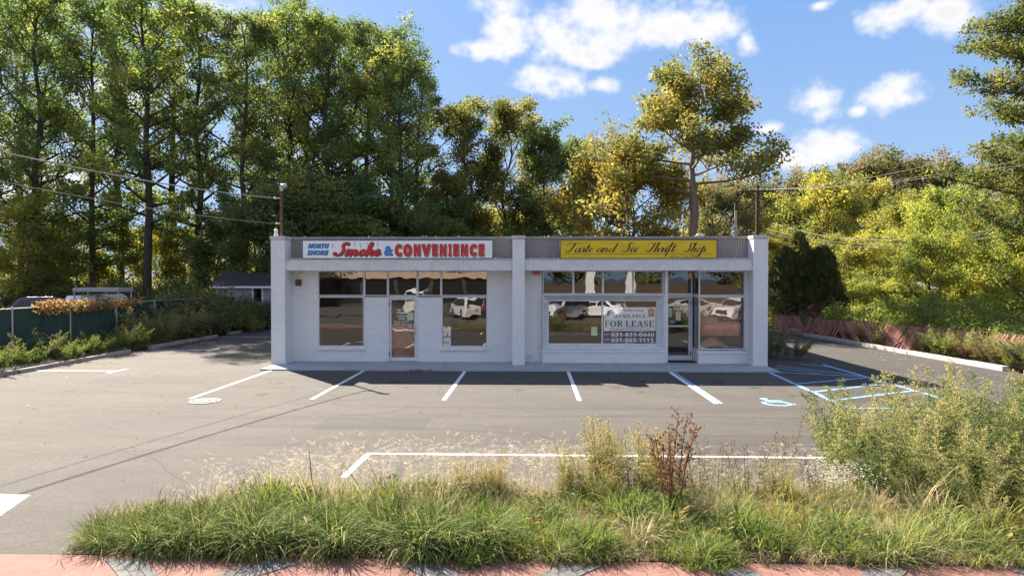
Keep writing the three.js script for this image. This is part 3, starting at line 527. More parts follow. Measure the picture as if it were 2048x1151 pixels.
  { const g = new THREE.PlaneGeometry(1.2, 0.7, 20, 12); g.rotateX(-Math.PI / 2); const p = g.attributes.position; for (let i = 0; i < p.count; i++) { const x = p.getX(i), z = p.getZ(i); p.setY(i, 0.5 * Math.max(0, 1 - Math.hypot(x * 1.5 + 0.15, z * 2)) + Math.abs(noise2(x * 6, z * 6)) * 0.06); } g.computeVertexNormals(); single('paper_heap', g, M.kraft, 'crumpled heap of brown paper on the right window ledge', 'paper', null, [6.5, 0.5, -24.5]); }
  // roof: mast with weatherhead, lamp cap, small box, pole
  const mast = thing('service_mast', 'rusty service mast with curved head on the left pier', 'mast', [-8.86, 4.5, -23.85]);
  part(mast, 'pipe', cyl(0.045, 0.04, 0, 0, 1.62, 0), M.rust);
  part(mast, 'weatherhead', tube([V(0, 1.6, 0), V(0, 1.72, 0), V(0.05, 1.8, 0.02), V(0.14, 1.8, 0.05), V(0.2, 1.72, 0.08)], [0.05, 0.07, 0.08, 0.07, 0.05], 10), M.galvanised);
  for (const [y, x, q] of [[1.34, 0.24, 0.045], [0.45, 0.18, 0.035]]) part(mast, 'insulator', merge([box(-x + 0.02, -0.03, y, y + 0.035, -0.02, 0.02), new THREE.SphereGeometry(q, 10, 8).translate(-x + 0.01, y + 0.018, 0)]), std([0.6, 0.58, 0.55], 0.5));
  part(mast, 'drip_loop', tube(Array.from({ length: 14 }, (_, i) => { const a = i / 13 * Math.PI; return V(0.03 + 0.1 * Math.sin(a), 1.62 - 0.62 * i / 13 - 0.1 * Math.sin(a), 0.09 * Math.sin(a)); }), Array(14).fill(0.012), 5), M.wire);
  const camb = thing('roof_fitting', 'small white camera housing on the left pier cap', 'fixture', [-9.0, 4.5, -23.7]);
  part(camb, 'base', cyl(0.08, 0.06, 0, 0, 0.14, 0, 16), M.whiteMetal); part(camb, 'dome', new THREE.SphereGeometry(0.07, 16, 12).translate(0, 0.2, 0), M.whiteMetal);
  const bx = thing('roof_box', 'small white box on the coping above the yellow sign', 'box', [5.9, 4.5, -24.2]);
  part(bx, 'case', slab(rect(-0.12, 0.12, 0, 0.09), 0.08, -0.08, [], 0.012), M.whiteMetal); part(bx, 'reflector', slab(rect(-0.16, -0.125, 0, 0.05), 0.05, -0.05, [], 0.008), std([0.6, 0.25, 0.12], 0.6));
}
console.log('building');
// ---------------------------------------------------------------- foliage
class Leaves {
  constructor() { this.p = []; this.c = []; this.i = []; }
  leaf(x, y, z, d, n, len, wid, col, fold = 0.12) {
    const sx = d.y * n.z - d.z * n.y, sy = d.z * n.x - d.x * n.z, sz = d.x * n.y - d.y * n.x, l = Math.hypot(sx, sy, sz) || 1, w = wid / 2 / l, f = wid * fold, k = this.p.length / 3, m = 0.45 * len;
    this.p.push(x, y, z, x + d.x * m + sx * w + n.x * f, y + d.y * m + sy * w + n.y * f, z + d.z * m + sz * w + n.z * f, x + d.x * len, y + d.y * len, z + d.z * len, x + d.x * m - sx * w + n.x * f, y + d.y * m - sy * w + n.y * f, z + d.z * m - sz * w + n.z * f);
    for (let q = 0; q < 4; q++) this.c.push(...col);
    this.i.push(k, k + 1, k + 2, k, k + 2, k + 3);
  }
  // a tapering blade bent over by its own weight
  blade(x, y, z, az, h, lean, wid, col, seg = 4) {
    const cx = Math.cos(az), cz = Math.sin(az), k0 = this.p.length / 3; let px = x, py = y, pz = z, a = lean * 0.25;
    for (let s = 0; s <= seg; s++) {
      const w = wid / 2 * (s === seg ? 0 : 1 - 0.55 * s / seg);
      if (s === seg) { this.p.push(px, py, pz); this.c.push(...col);} else { this.p.push(px - cz * w, py, pz + cx * w, px + cz * w, py, pz - cx * w); this.c.push(...col, ...col); }
      if (s) { const q = k0 + (s - 1) * 2; if (s === seg) this.i.push(q, q + 1, q + 2); else this.i.push(q, q + 1, q + 3, q, q + 3, q + 2); }
      px += cx * Math.sin(a) * h / seg; py += Math.cos(a) * h / seg; pz += cz * Math.sin(a) * h / seg; a += lean / seg * 1.2;
    }
  }
  geometry() {
    const g = new THREE.BufferGeometry();
    g.setAttribute('position', new THREE.Float32BufferAttribute(this.p, 3)); g.setAttribute('color', new THREE.Float32BufferAttribute(this.c, 3)); g.setIndex(this.i); g.computeVertexNormals();
    return g;
  }
}
const unit = (r) => { const z = r() * 2 - 1, a = r() * 6.28318, s = Math.sqrt(1 - z * z); return V(s * Math.cos(a), z, s * Math.sin(a)); };
const pick = (pal, t) => { const k = clamp(t) * (pal.length - 1), i = Math.min(pal.length - 2, Math.floor(k)), f = k - i; return [0, 1, 2].map((c) => lerp(pal[i][c], pal[i + 1][c], f)); };
const vary = (c, r, a) => { const k = 1 + (r() - 0.5) * a, w = (r() - 0.5) * a * 0.35; return [c[0] * k * (1 + w), c[1] * k, c[2] * k * (1 - w)]; };
function clump(L, r, c, rad, n, len, wid, col, flatness = 0.7, jitter = 0.5) {
  for (let i = 0; i < n; i++) {
    const o = unit(r), q = rad * Math.pow(r(), 0.45), d = unit(r), nn = unit(r); d.y -= 0.25; d.addScaledVector(o, 0.5).normalize(); nn.y += 0.7; nn.normalize();
    L.leaf(c.x + o.x * q, c.y + o.y * q * flatness, c.z + o.z * q, d, nn, len * (0.65 + 0.7 * r()), wid * (0.65 + 0.7 * r()), vary(col, r, jitter));
  }
}
// A broadleaf tree: trunk, limbs, branchlets, and leaves in clumps round their ends.
function growTree({ seed, H, R, base, limbs = 26, radius = 0.22, leaf = 0.2, per = 60, clumpR = 0.75, palette, profile, bend = 0.6, rise = [0.25, 1.0], subs = 4, barkSeg = 7, jitter = 0.5, forks = 0, tint = 0.5 }) {
  const r = random(seed), L = new Leaves(), wood = [], n = 14, path = [];
  const wob = [r() * 9, r() * 9];
  for (let i = 0; i <= n; i++) { const t = i / n; path.push(V(noise2(t * 2, wob[0]) * bend * t, H * 0.95 * t, noise2(t * 2, wob[1]) * bend * t)); }
  const curve = new THREE.CatmullRomCurve3(path), rad = (t) => radius * (t < 0.04 ? 1.35 - 8 * t : 1) * Math.pow(1 - t * 0.96, 0.75) + 0.012;
  wood.push(tube(path, path.map((_, i) => rad(i / n)), barkSeg + 2));
  const put = (p, rr, k) => { const t = clamp(tint + noise3(p.x * 0.35 + seed, p.y * 0.3, p.z * 0.35) * 0.55 + (r() - 0.5) * 0.3); const ls = leaf * (0.7 + 0.6 * r()); clump(L, r, p, rr, Math.round(per * k), ls, ls * 0.68, pick(palette, t), 0.75, jitter); };
  const shape = profile ?? ((t) => Math.pow(Math.sin(Math.PI * clamp(0.12 + 0.84 * t)), 0.75));
  const grow = (start, dir, len, r0, depth) => {
    const m = 6, pts = [start.clone()], d = dir.clone(), p = start.clone();
    for (let i = 1; i <= m; i++) { d.x += (r() - 0.5) * 0.34; d.z += (r() - 0.5) * 0.34; d.y += (r() - 0.4) * 0.2; d.normalize(); p.addScaledVector(d, len / m); pts.push(p.clone()); }
    wood.push(tube(pts, pts.map((_, i) => r0 * Math.pow(1 - i / m * 0.93, 0.8) + 0.004), depth ? 4 : 5));
    if (depth < 2 && len > 0.7) {
      const k = depth ? 2 : subs;
      for (let i = 0; i < k; i++) { const t = 0.38 + 0.6 * (i + r()) / k, q = pts[Math.min(m, Math.round(t * m))], s = unit(r); s.y = Math.abs(s.y) * 0.7 - 0.1; s.addScaledVector(d, 0.75).normalize(); grow(q, s, len * (0.32 + 0.25 * r()), r0 * 0.45, depth + 1); }
    }
    if (depth) put(pts[Math.round(m * 0.6)], clumpR * (0.6 + 0.4 * r()), 0.6);
    put(p, clumpR * (0.75 + 0.5 * r()), 1);
  };
  for (let i = 0; i < limbs; i++) {
    const tt = (i + r() * 0.8) / limbs, t = lerp(base, 0.97, tt), az = i * 2.39996 + r() * 0.7, e = lerp(rise[0], rise[1], tt) + (r() - 0.5) * 0.25, len = R * shape(tt) * (0.7 + 0.5 * r()) / Math.max(0.45, Math.cos(e) + 0.12);
    grow(curve.getPoint(t), V(Math.cos(az) * Math.cos(e), Math.sin(e), Math.sin(az) * Math.cos(e)), len, rad(t) * 0.55, 0);
  }
  put(curve.getPoint(1), clumpR, 1);
  return { wood: mergeGeometries(wood), crown: L.geometry() };
}
function tree(name, g, bark, label, group, pos, turn = 0, scale = 1) {
  const t = thing(name, label, 'tree', pos, turn, group); if (Array.isArray(scale)) t.scale.set(...scale); else t.scale.setScalar(scale);
  part(t, 'trunk', g.wood, bark); const c = part(t, 'crown', g.crown, leafMat); c.userData.kind = 'stuff'; return t;
}
const GREEN = [[0.09, 0.15, 0.04], [0.15, 0.225, 0.055], [0.22, 0.28, 0.06], [0.34, 0.35, 0.075]];
const DEEP = [[0.075, 0.125, 0.04], [0.12, 0.18, 0.05], [0.18, 0.23, 0.055], [0.26, 0.26, 0.06]];
const OLIVE = [[0.1, 0.12, 0.03], [0.18, 0.19, 0.04], [0.28, 0.26, 0.055], [0.38, 0.3, 0.06]];
const GOLD = [[0.16, 0.19, 0.04], [0.28, 0.3, 0.055], [0.4, 0.37, 0.06], [0.52, 0.43, 0.06]];
const LIME = [[0.15, 0.19, 0.04], [0.25, 0.3, 0.05], [0.37, 0.39, 0.06], [0.48, 0.44, 0.065]];
const DRAB = [[0.09, 0.11, 0.035], [0.15, 0.16, 0.05], [0.22, 0.2, 0.065], [0.27, 0.2, 0.09]];
const X = (px, z) => (px - 1065) / 1365 * -z; // metres to the side for a bearing, at that distance
const top = (y, z) => 3 + (558 - y) / 1365 * -z;
{
  // tall wood behind the left fence: four grown shapes, each standing several times, turned and scaled
  const tall = [
    growTree({ seed: 1, H: 26, R: 3.9, base: 0.2, limbs: 34, radius: 0.3, palette: GREEN, per: 38, leaf: 0.2, clumpR: 0.7, subs: 3 }),
    growTree({ seed: 2, H: 26, R: 3.4, base: 0.27, limbs: 30, radius: 0.26, palette: DEEP, per: 38, leaf: 0.2, clumpR: 0.7, subs: 3, tint: 0.6 }),
    growTree({ seed: 3, H: 26, R: 4.2, base: 0.3, limbs: 30, radius: 0.32, palette: GREEN, per: 38, leaf: 0.2, clumpR: 0.7, subs: 3, tint: 0.62 }),
    growTree({ seed: 4, H: 26, R: 3.7, base: 0.16, limbs: 36, radius: 0.24, palette: GREEN, per: 30 }),
  ];
  const barks = [M.darkBark, M.bark, M.darkBark, M.bark], proto = [], r = random(91);
  const rows = [[55, -45, -50], [168, -30, -53], [282, -40, -49], [388, -12, -52], [482, 2, -50], [575, -4, -53], [650, 18, -50], [735, 24, -54], [800, 68, -50], [20, -40, -62], [225, -30, -61], [338, -10, -64], [530, 6, -63], [612, 20, -60], [695, 40, -62], [780, 62, -61], [835, 110, -57], [-50, -50, -55]];
  rows.forEach(([px, y, z], i) => {
    const k = [0, 3, 2, 0, 1, 2, 0, 1, 2, 3, 0, 2, 3, 1, 0, 3, 1, 2][i], s = top(y, z) / 26, label = i < 9 ? ['first', 'second', 'third', 'fourth', 'fifth', 'sixth', 'seventh', 'eighth', 'ninth'][i] + ' tall tree from the left edge in the front row of the wood' : 'tall tree in the back row of the wood behind the left fence', pos = [X(px, z), -0.1, z], sc = [s * 1.08, s, s * 1.08];
    if (!proto[k]) { proto[k] = tree('forest_tree', tall[k], barks[k], label, 'trees of the wood behind the left fence', pos, r() * 6, sc); } else copyOf(proto[k], pos, r() * 6, sc, label);
  });
  // younger growth under and between them
  const young = [growTree({ seed: 8, H: 9, R: 2.6, base: 0.12, limbs: 22, radius: 0.1, palette: DEEP, per: 40, leaf: 0.2, clumpR: 0.7, tint: 0.5 }), growTree({ seed: 9, H: 9, R: 2.8, base: 0.15, limbs: 22, radius: 0.1, palette: GOLD, per: 34, leaf: 0.2, clumpR: 0.75, tint: 0.3 })];
  const yp = [];
  [[595, 345, -45, 0], [680, 355, -46, 0], [745, 390, -45, 0], [500, 400, -47, 0], [430, 440, -50, 0], [820, 420, -46, 0], [30, 400, -47, 1], [130, 430, -56, 1], [225, 440, -58, 1], [350, 450, -60, 1], [90, 470, -50, 1], [300, 470, -66, 1], [470, 470, -66, 1], [880, 400, -48, 0], [985, 420, -60, 1], [910, 430, -62, 1], [1060, 420, -60, 1], [1130, 400, -62, 1], [180, 500, -66, 1], [400, 490, -68, 1], [20, 480, -70, 1]].forEach(([px, y, z, k]) => {
    const s = top(y, z) / 9.7, pos = [X(px, z), -0.1, z], label = k ? 'young yellow leaved tree glowing low between the trunks' : 'young dark green tree filling the gap above the roofline';
    if (!yp[k]) yp[k] = tree('young_tree', young[k], M.bark, label, k ? 'yellow understorey trees' : 'dark understorey trees', pos, r() * 6, [s * 1.15, s, s * 1.15]); else copyOf(yp[k], pos, r() * 6, [s * 1.15, s, s * 1.15]);
  });
  // the middle group behind the roof
  const mid = [growTree({ seed: 14, H: 18, R: 3.1, base: 0.25, limbs: 26, radius: 0.2, palette: OLIVE, per: 40, leaf: 0.22, clumpR: 0.75, tint: 0.4, rise: [0.5, 1.15] }), growTree({ seed: 15, H: 16, R: 3, base: 0.18, limbs: 28, radius: 0.18, palette: DEEP, per: 42, leaf: 0.22, clumpR: 0.72, tint: 0.55, rise: [0.4, 1.1] })];
  tree('slender_tree', mid[0], M.darkBark, 'slender tree with yellowish top left of centre behind the roof', 'trees behind the roof', [X(935, -52), -0.1, -52], 1, top(178, -52) / 20);
  tree('slender_tree', mid[0], M.darkBark, 'slender open tree second in the row behind the roof', 'trees behind the roof', [X(1012, -55), -0.1, -55], 3.4, [1.0, top(186, -55) / 20, 1.0]);
  tree('dark_tree', mid[1], M.darkBark, 'dark green tree right of the slender pair behind the roof', 'trees behind the roof', [X(1085, -52), -0.1, -52], 2, top(232, -52) / 17.6);
  tree('dark_tree', mid[1], M.darkBark, 'smaller dark tree beside the big pale maple', 'trees behind the roof', [X(1150, -57), -0.1, -57], 5, [0.85, top(262, -57) / 17.6, 0.85]);
  tree('dark_tree', mid[1], M.darkBark, 'dark low tree between the tall wood and the slender trees', 'trees behind the roof', [X(895, -55), -0.1, -55], 4, top(330, -55) / 17.6);
  // broad pale maple and the big spreading tree with the bare trunk
  const maple = growTree({ seed: 21, H: 10.8, R: 4.5, base: 0.12, limbs: 34, radius: 0.2, palette: OLIVE, per: 56, leaf: 0.2, clumpR: 0.8, tint: 0.82, rise: [0.1, 0.8], subs: 5 });
  tree('pale_maple', maple, M.bark, 'broad pale olive tree above the yellow sign', null, [X(1258, -46), -0.1, -46], 1.2);
  const oak = growTree({ seed: 27, H: 14.6, R: 5.3, base: 0.6, limbs: 16, radius: 0.35, palette: OLIVE, per: 52, leaf: 0.2, clumpR: 0.75, tint: 0.6, rise: [0.08, 0.75], subs: 6, bend: 1.0, profile: (t) => 1 - 0.55 * t });
  const ot = tree('spreading_tree', oak, M.paleBark, 'big spreading tree with bare pale trunk behind the yellow sign', null, [X(1392, -42), -0.1, -42], 2.1);
  part(ot, 'broken_limb', tube([V(0.2, 6.2, 0), V(0.45, 7, 0.1), V(0.62, 7.8, 0.1), V(0.75, 8.3, 0.1)], [0.2, 0.17, 0.15, 0.13], 8), M.paleBark);
  part(ot, 'broken_limb', tube([V(-0.1, 5.1, 0.1), V(-0.7, 5.8, 0.3), V(-1.4, 6.5, 0.4), V(-2, 7.3, 0.4)], [0.09, 0.08, 0.06, 0.03], 6), M.paleBark);
  // right-hand side
  const gold = growTree({ seed: 33, H: 12, R: 4, base: 0.12, limbs: 30, radius: 0.16, palette: GOLD, per: 36, leaf: 0.22, clumpR: 0.85, tint: 0.45 });
  const lime = growTree({ seed: 34, H: 9, R: 3.8, base: 0.08, limbs: 28, radius: 0.14, palette: LIME, per: 44, leaf: 0.19, clumpR: 0.75, tint: 0.5 });
  const drab = growTree({ seed: 35, H: 14, R: 4.2, base: 0.2, limbs: 26, radius: 0.2, palette: DRAB, per: 38, leaf: 0.24, clumpR: 0.85, tint: 0.55 });
  let g0 = tree('golden_tree', gold, M.paleBark, 'bright golden tree right of the utility pole', 'golden trees', [X(1645, -61), -0.1, -61], 0, top(350, -61) / 13.2);
  copyOf(g0, [X(1720, -63), -0.1, -63], 2, top(360, -63) / 13.2, 'golden green tree behind the overhead wires, right of the brightest one'); copyOf(g0, [X(1570, -66), -0.1, -66], 4, top(400, -66) / 13.2, 'low golden tree directly behind the dark utility pole');
  copyOf(g0, [X(1790, -52), -0.1, -52], 3, top(395, -52) / 13.2, 'golden green rounded tree in the middle of the right side'); copyOf(g0, [X(1562, -60), -0.1, -60], 5.5, [0.6, top(450, -60) / 13.2, 0.6], 'small golden tree just above the right pier'); copyOf(g0, [X(1690, -47), -0.1, -47], 1.1, [0.75, top(470, -47) / 13.2, 0.75], 'golden tree behind the dark clipped evergreen');
  let d0 = tree('drab_tree', drab, M.bark, 'brownish green tree crowning the skyline at the right', 'brownish trees on the right skyline', [X(1725, -68), -0.1, -68], 0, top(318, -68) / 15.4);
  [[1800, 318, -70, 2], [1885, 330, -68, 3], [1960, 345, -66, 4], [1660, 350, -72, 5], [1460, 362, -70, 1], [1420, 375, -66, 3.3], [1510, 372, -74, 2.2], [1590, 350, -76, .4], [2060, 330, -62, 1.9]].forEach(([px, y, z, a]) => copyOf(d0, [X(px, z), -0.1, z], a, top(y, z) / 15.4));
  let l0 = tree('lime_tree', lime, M.bark, 'bright yellow green tree overhanging the red slatted fence', 'lime trees behind the red fence', [X(1850, -37), -0.1, -37], 0, top(480, -37) / 9.7);
  copyOf(l0, [X(1760, -41), -0.1, -41], 2.5, [0.62, top(560, -41) / 9.7, 0.62], 'low lime green shrubby tree left of the tin roof'); copyOf(l0, [X(1960, -40), -0.1, -40], 4, top(425, -40) / 9.7, 'lime green tree at the right behind the fence'); copyOf(l0, [X(1880, -46), -0.1, -46], 1, top(400, -46) / 9.7, 'tall lime tree behind the tin roof'); copyOf(l0, [X(2040, -34), -0.1, -34], 3, top(470, -34) / 9.7, 'lime tree leaving the frame at the right edge'); copyOf(l0, [X(1710, -52), -0.1, -52], 3.7, top(500, -52) / 9.7, 'lime tree between the dark evergreen and the tin roof');
  // dark clipped evergreen beside the building: dense upright sprays on a cone
  const eg = new Leaves(), er = random(55);
  for (const [ox, oz, hh, rr, cnt] of [[-0.3, 0, 5.7, 1.5, 12000], [0.95, 0.5, 4.9, 1.35, 9000], [-1.3, 0.4, 4.9, 1.2, 7500], [1.7, -0.2, 3.6, 0.95, 4500]]) for (let i = 0; i < cnt; i++) {
    const h = Math.pow(er(), 0.85), az = er() * 6.283, lob = 1 + 0.3 * noise3(Math.cos(az) * 1.6 + ox, h * 5, Math.sin(az) * 1.6) + 0.2 * noise3(Math.cos(az) * 5 + ox, h * 14, Math.sin(az) * 5), R = rr * Math.pow(1 - h, 0.55) * Math.min(1, 0.75 + h * 1.4) * lob * Math.pow(er(), 0.14), d = V(Math.cos(az) * 0.7, 0.7 + er() * 0.6, Math.sin(az) * 0.7).addScaledVector(unit(er), 0.45).normalize();
    eg.leaf(ox + Math.cos(az) * R, 0.1 + h * hh, oz + Math.sin(az) * R, d, unit(er), 0.2 + er() * 0.14, 0.075, vary(pick([[0.08, 0.1, 0.032], [0.12, 0.14, 0.04], [0.26, 0.23, 0.06]], 0.35 + noise3(Math.cos(az) * 2 + ox, h * 4, Math.sin(az) * 2) * 0.6), er, 0.5));
  }
  const ev = thing('evergreen', 'dark dense evergreen bush right behind the right pier', 'tree', [X(1600, -42), -0.1, -42]); part(ev, 'trunk', tube([V(0, 0, 0), V(0, 3, 0), V(0, 5, 0)], [0.2, 0.12, 0.03], 7), M.darkBark); part(ev, 'crown', eg.geometry(), leafMat).userData.kind = 'stuff';
  // cedar at the right edge: level boughs of dense needled pads
  const cl = new Leaves(), cw = [], cr = random(66), CH = 20;
  cw.push(tube([V(0, 0, 0), V(0.1, 5, 0), V(-0.1, 12, 0.1), V(0, 19.5, 0)], [0.42, 0.34, 0.22, 0.04], 9));
  for (let i = 0; i < 62; i++) {
    const h = lerp(4.6, 19, (i + cr() * 0.7) / 62), az = i * 2.399 + cr(), len = (5.4 - 3.4 * (h - 4) / 16) * (0.6 + 0.55 * cr()), pts = [], d = V(Math.cos(az), 0.12, Math.sin(az)), p = V(0, h, 0);
    for (let k = 0; k <= 7; k++) { pts.push(p.clone()); d.y += 0.035; p.addScaledVector(d, len / 7); d.x += (cr() - 0.5) * 0.2; d.z += (cr() - 0.5) * 0.2; }
    cw.push(tube(pts, pts.map((_, k) => 0.09 * (1 - k / 8) + 0.008), 5));
    for (let k = 2; k <= 7; k++) for (let q = 0; q < 3; q++) { const c = pts[k].clone().add(V((cr() - 0.5) * 1.3, cr() * 0.4, (cr() - 0.5) * 1.3)), tone = pick([[0.085, 0.115, 0.028], [0.15, 0.175, 0.038], [0.25, 0.23, 0.05]], 0.45 + noise3(c.x * 0.5, c.y * 0.4, c.z * 0.5) * 0.6); clump(cl, cr, c, 0.5 + cr() * 0.25, 64, 0.19, 0.1, tone, 0.5, 0.5); }
  }
  const ce = thing('cedar', 'tall olive cedar with level boughs at the upper right edge', 'tree', [X(2105, -33), -0.1, -33]); part(ce, 'trunk', mergeGeometries(cw), M.bark); part(ce, 'crown', cl.geometry(), leafMat).userData.kind = 'stuff';
}
{ // far wood that closes the view
  const L = new Leaves(), r = random(131);
  for (let i = 0; i < 900; i++) { const x = lerp(-120, 110, r()), z = -84 - r() * 16, hh = 8 + 4 * noise2(x * 0.06, 3); clump(L, r, V(x, hh * Math.pow(r(), 0.7), z), 2.2, 34, 0.5, 0.36, pick(GOLD, 0.25 + 0.5 * noise2(x * 0.1, z * 0.1) + r() * 0.2), 0.8, 0.5); }
  tag(single('far_wood', L.geometry(), leafMat, 'far yellowing wood seen between the trunks', 'wood'), null, null, null, 'stuff');
}
console.log('trees');
// ---------------------------------------------------------------- left side: screened fence, shed, carport, vehicles
{
  const fence = thing('screened_fence', 'chain-link fence with green windscreen along the left side', 'fence', [-18.5, 0, 0]);
  const H = 1.95, z0 = -17.6, n = 8, w = 3.05, r = random(7);
  const screen = std([0.014, 0.05, 0.04], 0.85, { map: plasterMap, side: THREE.DoubleSide });
  for (let i = 0; i <= n; i++) part(fence, 'post', cyl(0.028, 0.028, 0, 0, H + 0.06, z0 - i * w, 10), M.galvanised);
  for (let i = 0; i < n; i++) {
    part(fence, 'top_rail', cyl(0.016, 0.016, 0, -w / 2, w / 2, 0, 8).rotateX(Math.PI / 2).translate(0, H, z0 - (i + 0.5) * w), M.galvanised);
    const g = new THREE.PlaneGeometry(w - 0.04, H - 0.12, 20, 10), p = g.attributes.position; for (let k = 0; k < p.count; k++) p.setZ(k, noise2(p.getX(k) * 1.2 + i * 7, p.getY(k) * 1.5) * 0.03); g.rotateY(Math.PI / 2); g.translate(-0.06, H / 2 + 0.02, z0 - (i + 0.5) * w); g.computeVertexNormals();
    part(fence, 'windscreen', metres(g), screen);
  }
  // orange-leaved creeper over the rail
  const L = new Leaves(), wood = [];
  for (let i = 0; i < 1500; i++) { const t = Math.pow(r(), 1.2), z = lerp(-25, -31.4, t) + (r() - 0.5) * 0.8, d = unit(r), nn = unit(r); L.leaf(0.05 + (r() - 0.4) * 0.35, H + (r() - 0.55) * 0.55 * (1 - 0.3 * t), z, d, nn, 0.09 + r() * 0.06, 0.08, vary(r() < 0.5 ? [0.46, 0.22, 0.1] : r() < 0.5 ? [0.28, 0.21, 0.07] : [0.12, 0.15, 0.04], r, 0.6)); }
  for (let k = 0; k < 9; k++) { const z = -25 - k * 0.75; wood.push(tube([V(0.1, 0.2, z), V(0.12, 1.1, z - 0.2), V(0.08, 1.9, z - 0.3), V(0.1, 2, z - 0.9)], [0.012, 0.01, 0.008, 0.004], 4)); }
  const cr = thing('creeper', 'orange leaved creeper climbing over the green fence rail', 'vine', [-18.5, 0, 0]); part(cr, 'stem', mergeGeometries(wood), M.bark); part(cr, 'foliage', L.geometry(), leafMat).userData.kind = 'stuff';

  const shed = thing('garden_shed', 'grey shed with dark roof and white trimmed window at the left', 'shed', [-17.2, 0, -42]);
  part(shed, 'wall', slab([[-2.6, 0], [3, 0], [3, 2.55], [-2.6, 2.55]], 0, -3.4, [rect(-0.2, 0.36, 1.5, 2.42).reverse()]), std([0.3, 0.32, 0.33], 0.8, { map: plasterMap }));
  part(shed, 'roof', slab([[0.25, 2.5], [0.25, 2.58], [-1.7, 3.42], [-3.65, 2.58], [-3.65, 2.5], [-1.7, 3.34]], 2.85, -3.25).rotateY(-Math.PI / 2), std([0.055, 0.045, 0.045], 0.95, { map: concreteMap }));
  shed.children[1].position.set(-0.0, 0, 0);
  part(shed, 'fascia', box(-2.85, 3.25, 2.45, 2.57, 0.255, 0.28), M.whiteMetal);
  const w1 = new THREE.Group(); w1.name = 'window'; shed.add(w1); part(w1, 'frame', ring(-0.28, 0.44, 1.42, 2.5, 0.1, 0.04, -0.04), M.whiteMetal); part(w1, 'pane', sheet(-0.2, 0.36, 1.5, 2.42, -0.02), M.clearGlass);
  // carport roof on posts
  const cp = thing('carport', 'pale grey flat carport roof on posts behind the green fence', 'carport', [X(178, -36), 0, -36]);
  part(cp, 'roof', slab(rect(-1.25, 1.25, 2.32, 2.54), 0.2, -1.2, [], 0.02), std([0.42, 0.43, 0.43], 0.7, { map: plasterMap })); for (const [x, z] of [[-1.2, 0.1], [1.2, 0.1], [-1.2, -1.05], [1.2, -1.05]]) part(cp, 'post', cyl(0.04, 0.04, x, 0, 2.31, z), M.galvanised);
}
// a road vehicle with its nose to +x: outline in side view, cabin drawn in towards the roof
function vehicle(name, label, group, { body, glassSide, H, belt, W = 1.84, L = 4.7, wheels = [-1.38, 1.42], wr = 0.35, paint, screens, dark = M.black, front = [], rear = [] }, pos, turn) {
  const t = thing(name, label, 'vehicle', pos, turn, group);
  const draw = (g, k = 1) => { const p = g.attributes.position; for (let i = 0; i < p.count; i++) { const y = p.getY(i); if (y > belt) p.setZ(i, p.getZ(i) * (1 - 0.2 * (y - belt) / (H - belt))); const e = Math.abs(p.getX(i)) / (L / 2); if (e > 0.75) p.setZ(i, p.getZ(i) * (1 - 0.5 * (e - 0.75) ** 1.5)); } g.computeVertexNormals(); return g; };
  const shell = (pts, w, bev) => { const s = new THREE.Shape(); s.moveTo(...pts[0]); pts.slice(1).forEach((q) => s.lineTo(...q)); const g = new THREE.ExtrudeGeometry(s, { depth: w - 2 * bev, bevelEnabled: true, bevelSize: bev, bevelThickness: bev, bevelSegments: 3, bevelOffset: -bev, steps: 6 }); g.translate(0, 0, -w / 2 + bev); return draw(g); };
  part(t, 'body', shell(body, W, 0.07), paint);
  for (const s of [-1, 1]) for (const q of glassSide) { const g = slab(q, 0.012, 0); g.translate(0, 0, W / 2 - 0.002); if (s < 0) g.scale(1, 1, -1); part(t, 'side_window', draw(g), M.glassDark); }
  for (const [x0, y0, x1, y1, k] of screens) { const g = new THREE.BufferGeometry(), hw = W / 2 - 0.12; g.setAttribute('position', new THREE.Float32BufferAttribute([x0, y0, hw, x0, y0, -hw, x1, y1, -hw, x0, y0, hw, x1, y1, -hw, x1, y1, hw], 3)); part(t, k, draw(metres(g)), M.glassDark); }
  for (const x of wheels) for (const s of [-1, 1]) {
    const w = new THREE.Group(); w.name = 'wheel'; w.position.set(x, wr, s * (W / 2 - 0.1)); t.add(w);
    part(w, 'tyre', new THREE.TorusGeometry(wr - 0.09, 0.1, 10, 24), M.darkRubber); part(w, 'rim', new THREE.CylinderGeometry(wr - 0.12, wr - 0.12, 0.14, 18).rotateX(Math.PI / 2), M.steel);
  }
  for (const s of [-1, 1]) { part(t, 'headlight', slab(rect(-0.22, 0.22, -0.07, 0.07), 0.02, 0, [], 0.006).rotateY(Math.PI / 2).translate(L / 2 - 0.02 + (front[1] ?? 0), front[0] ?? 0.85, s * (W / 2 - 0.36)), M.lamp); part(t, 'tail_light', slab(rect(-0.14, 0.14, -0.1, 0.1), 0.02, 0, [], 0.006).rotateY(-Math.PI / 2).translate(-L / 2 + 0.03, rear[0] ?? 0.95, s * (W / 2 - 0.3)), M.tail); }
  part(t, 'grille', slab(rect(-0.5, 0.5, -0.14, 0.14), 0.03, 0, [], 0.01).rotateY(Math.PI / 2).translate(L / 2 - 0.01, (front[0] ?? 0.85) - 0.2, 0), dark);
  part(t, 'bumper', slab(rect(-W / 2 + 0.12, W / 2 - 0.12, 0.22, 0.42), 0.06, 0, [], 0.02).rotateY(Math.PI / 2).translate(L / 2 - 0.05, 0, 0), dark);
  part(t, 'number_plate', slab(rect(-0.16, 0.16, -0.08, 0.08), 0.012, 0).rotateY(-Math.PI / 2).translate(-L / 2 - 0.005, 0.75, 0), std([0.6, 0.42, 0.1], 0.6));
  return t;
}
M.glassDark = std([0.02, 0.02, 0.022], 0.08); M.lamp = std([0.7, 0.7, 0.7], 0.15); M.tail = std([0.35, 0.02, 0.02], 0.25);
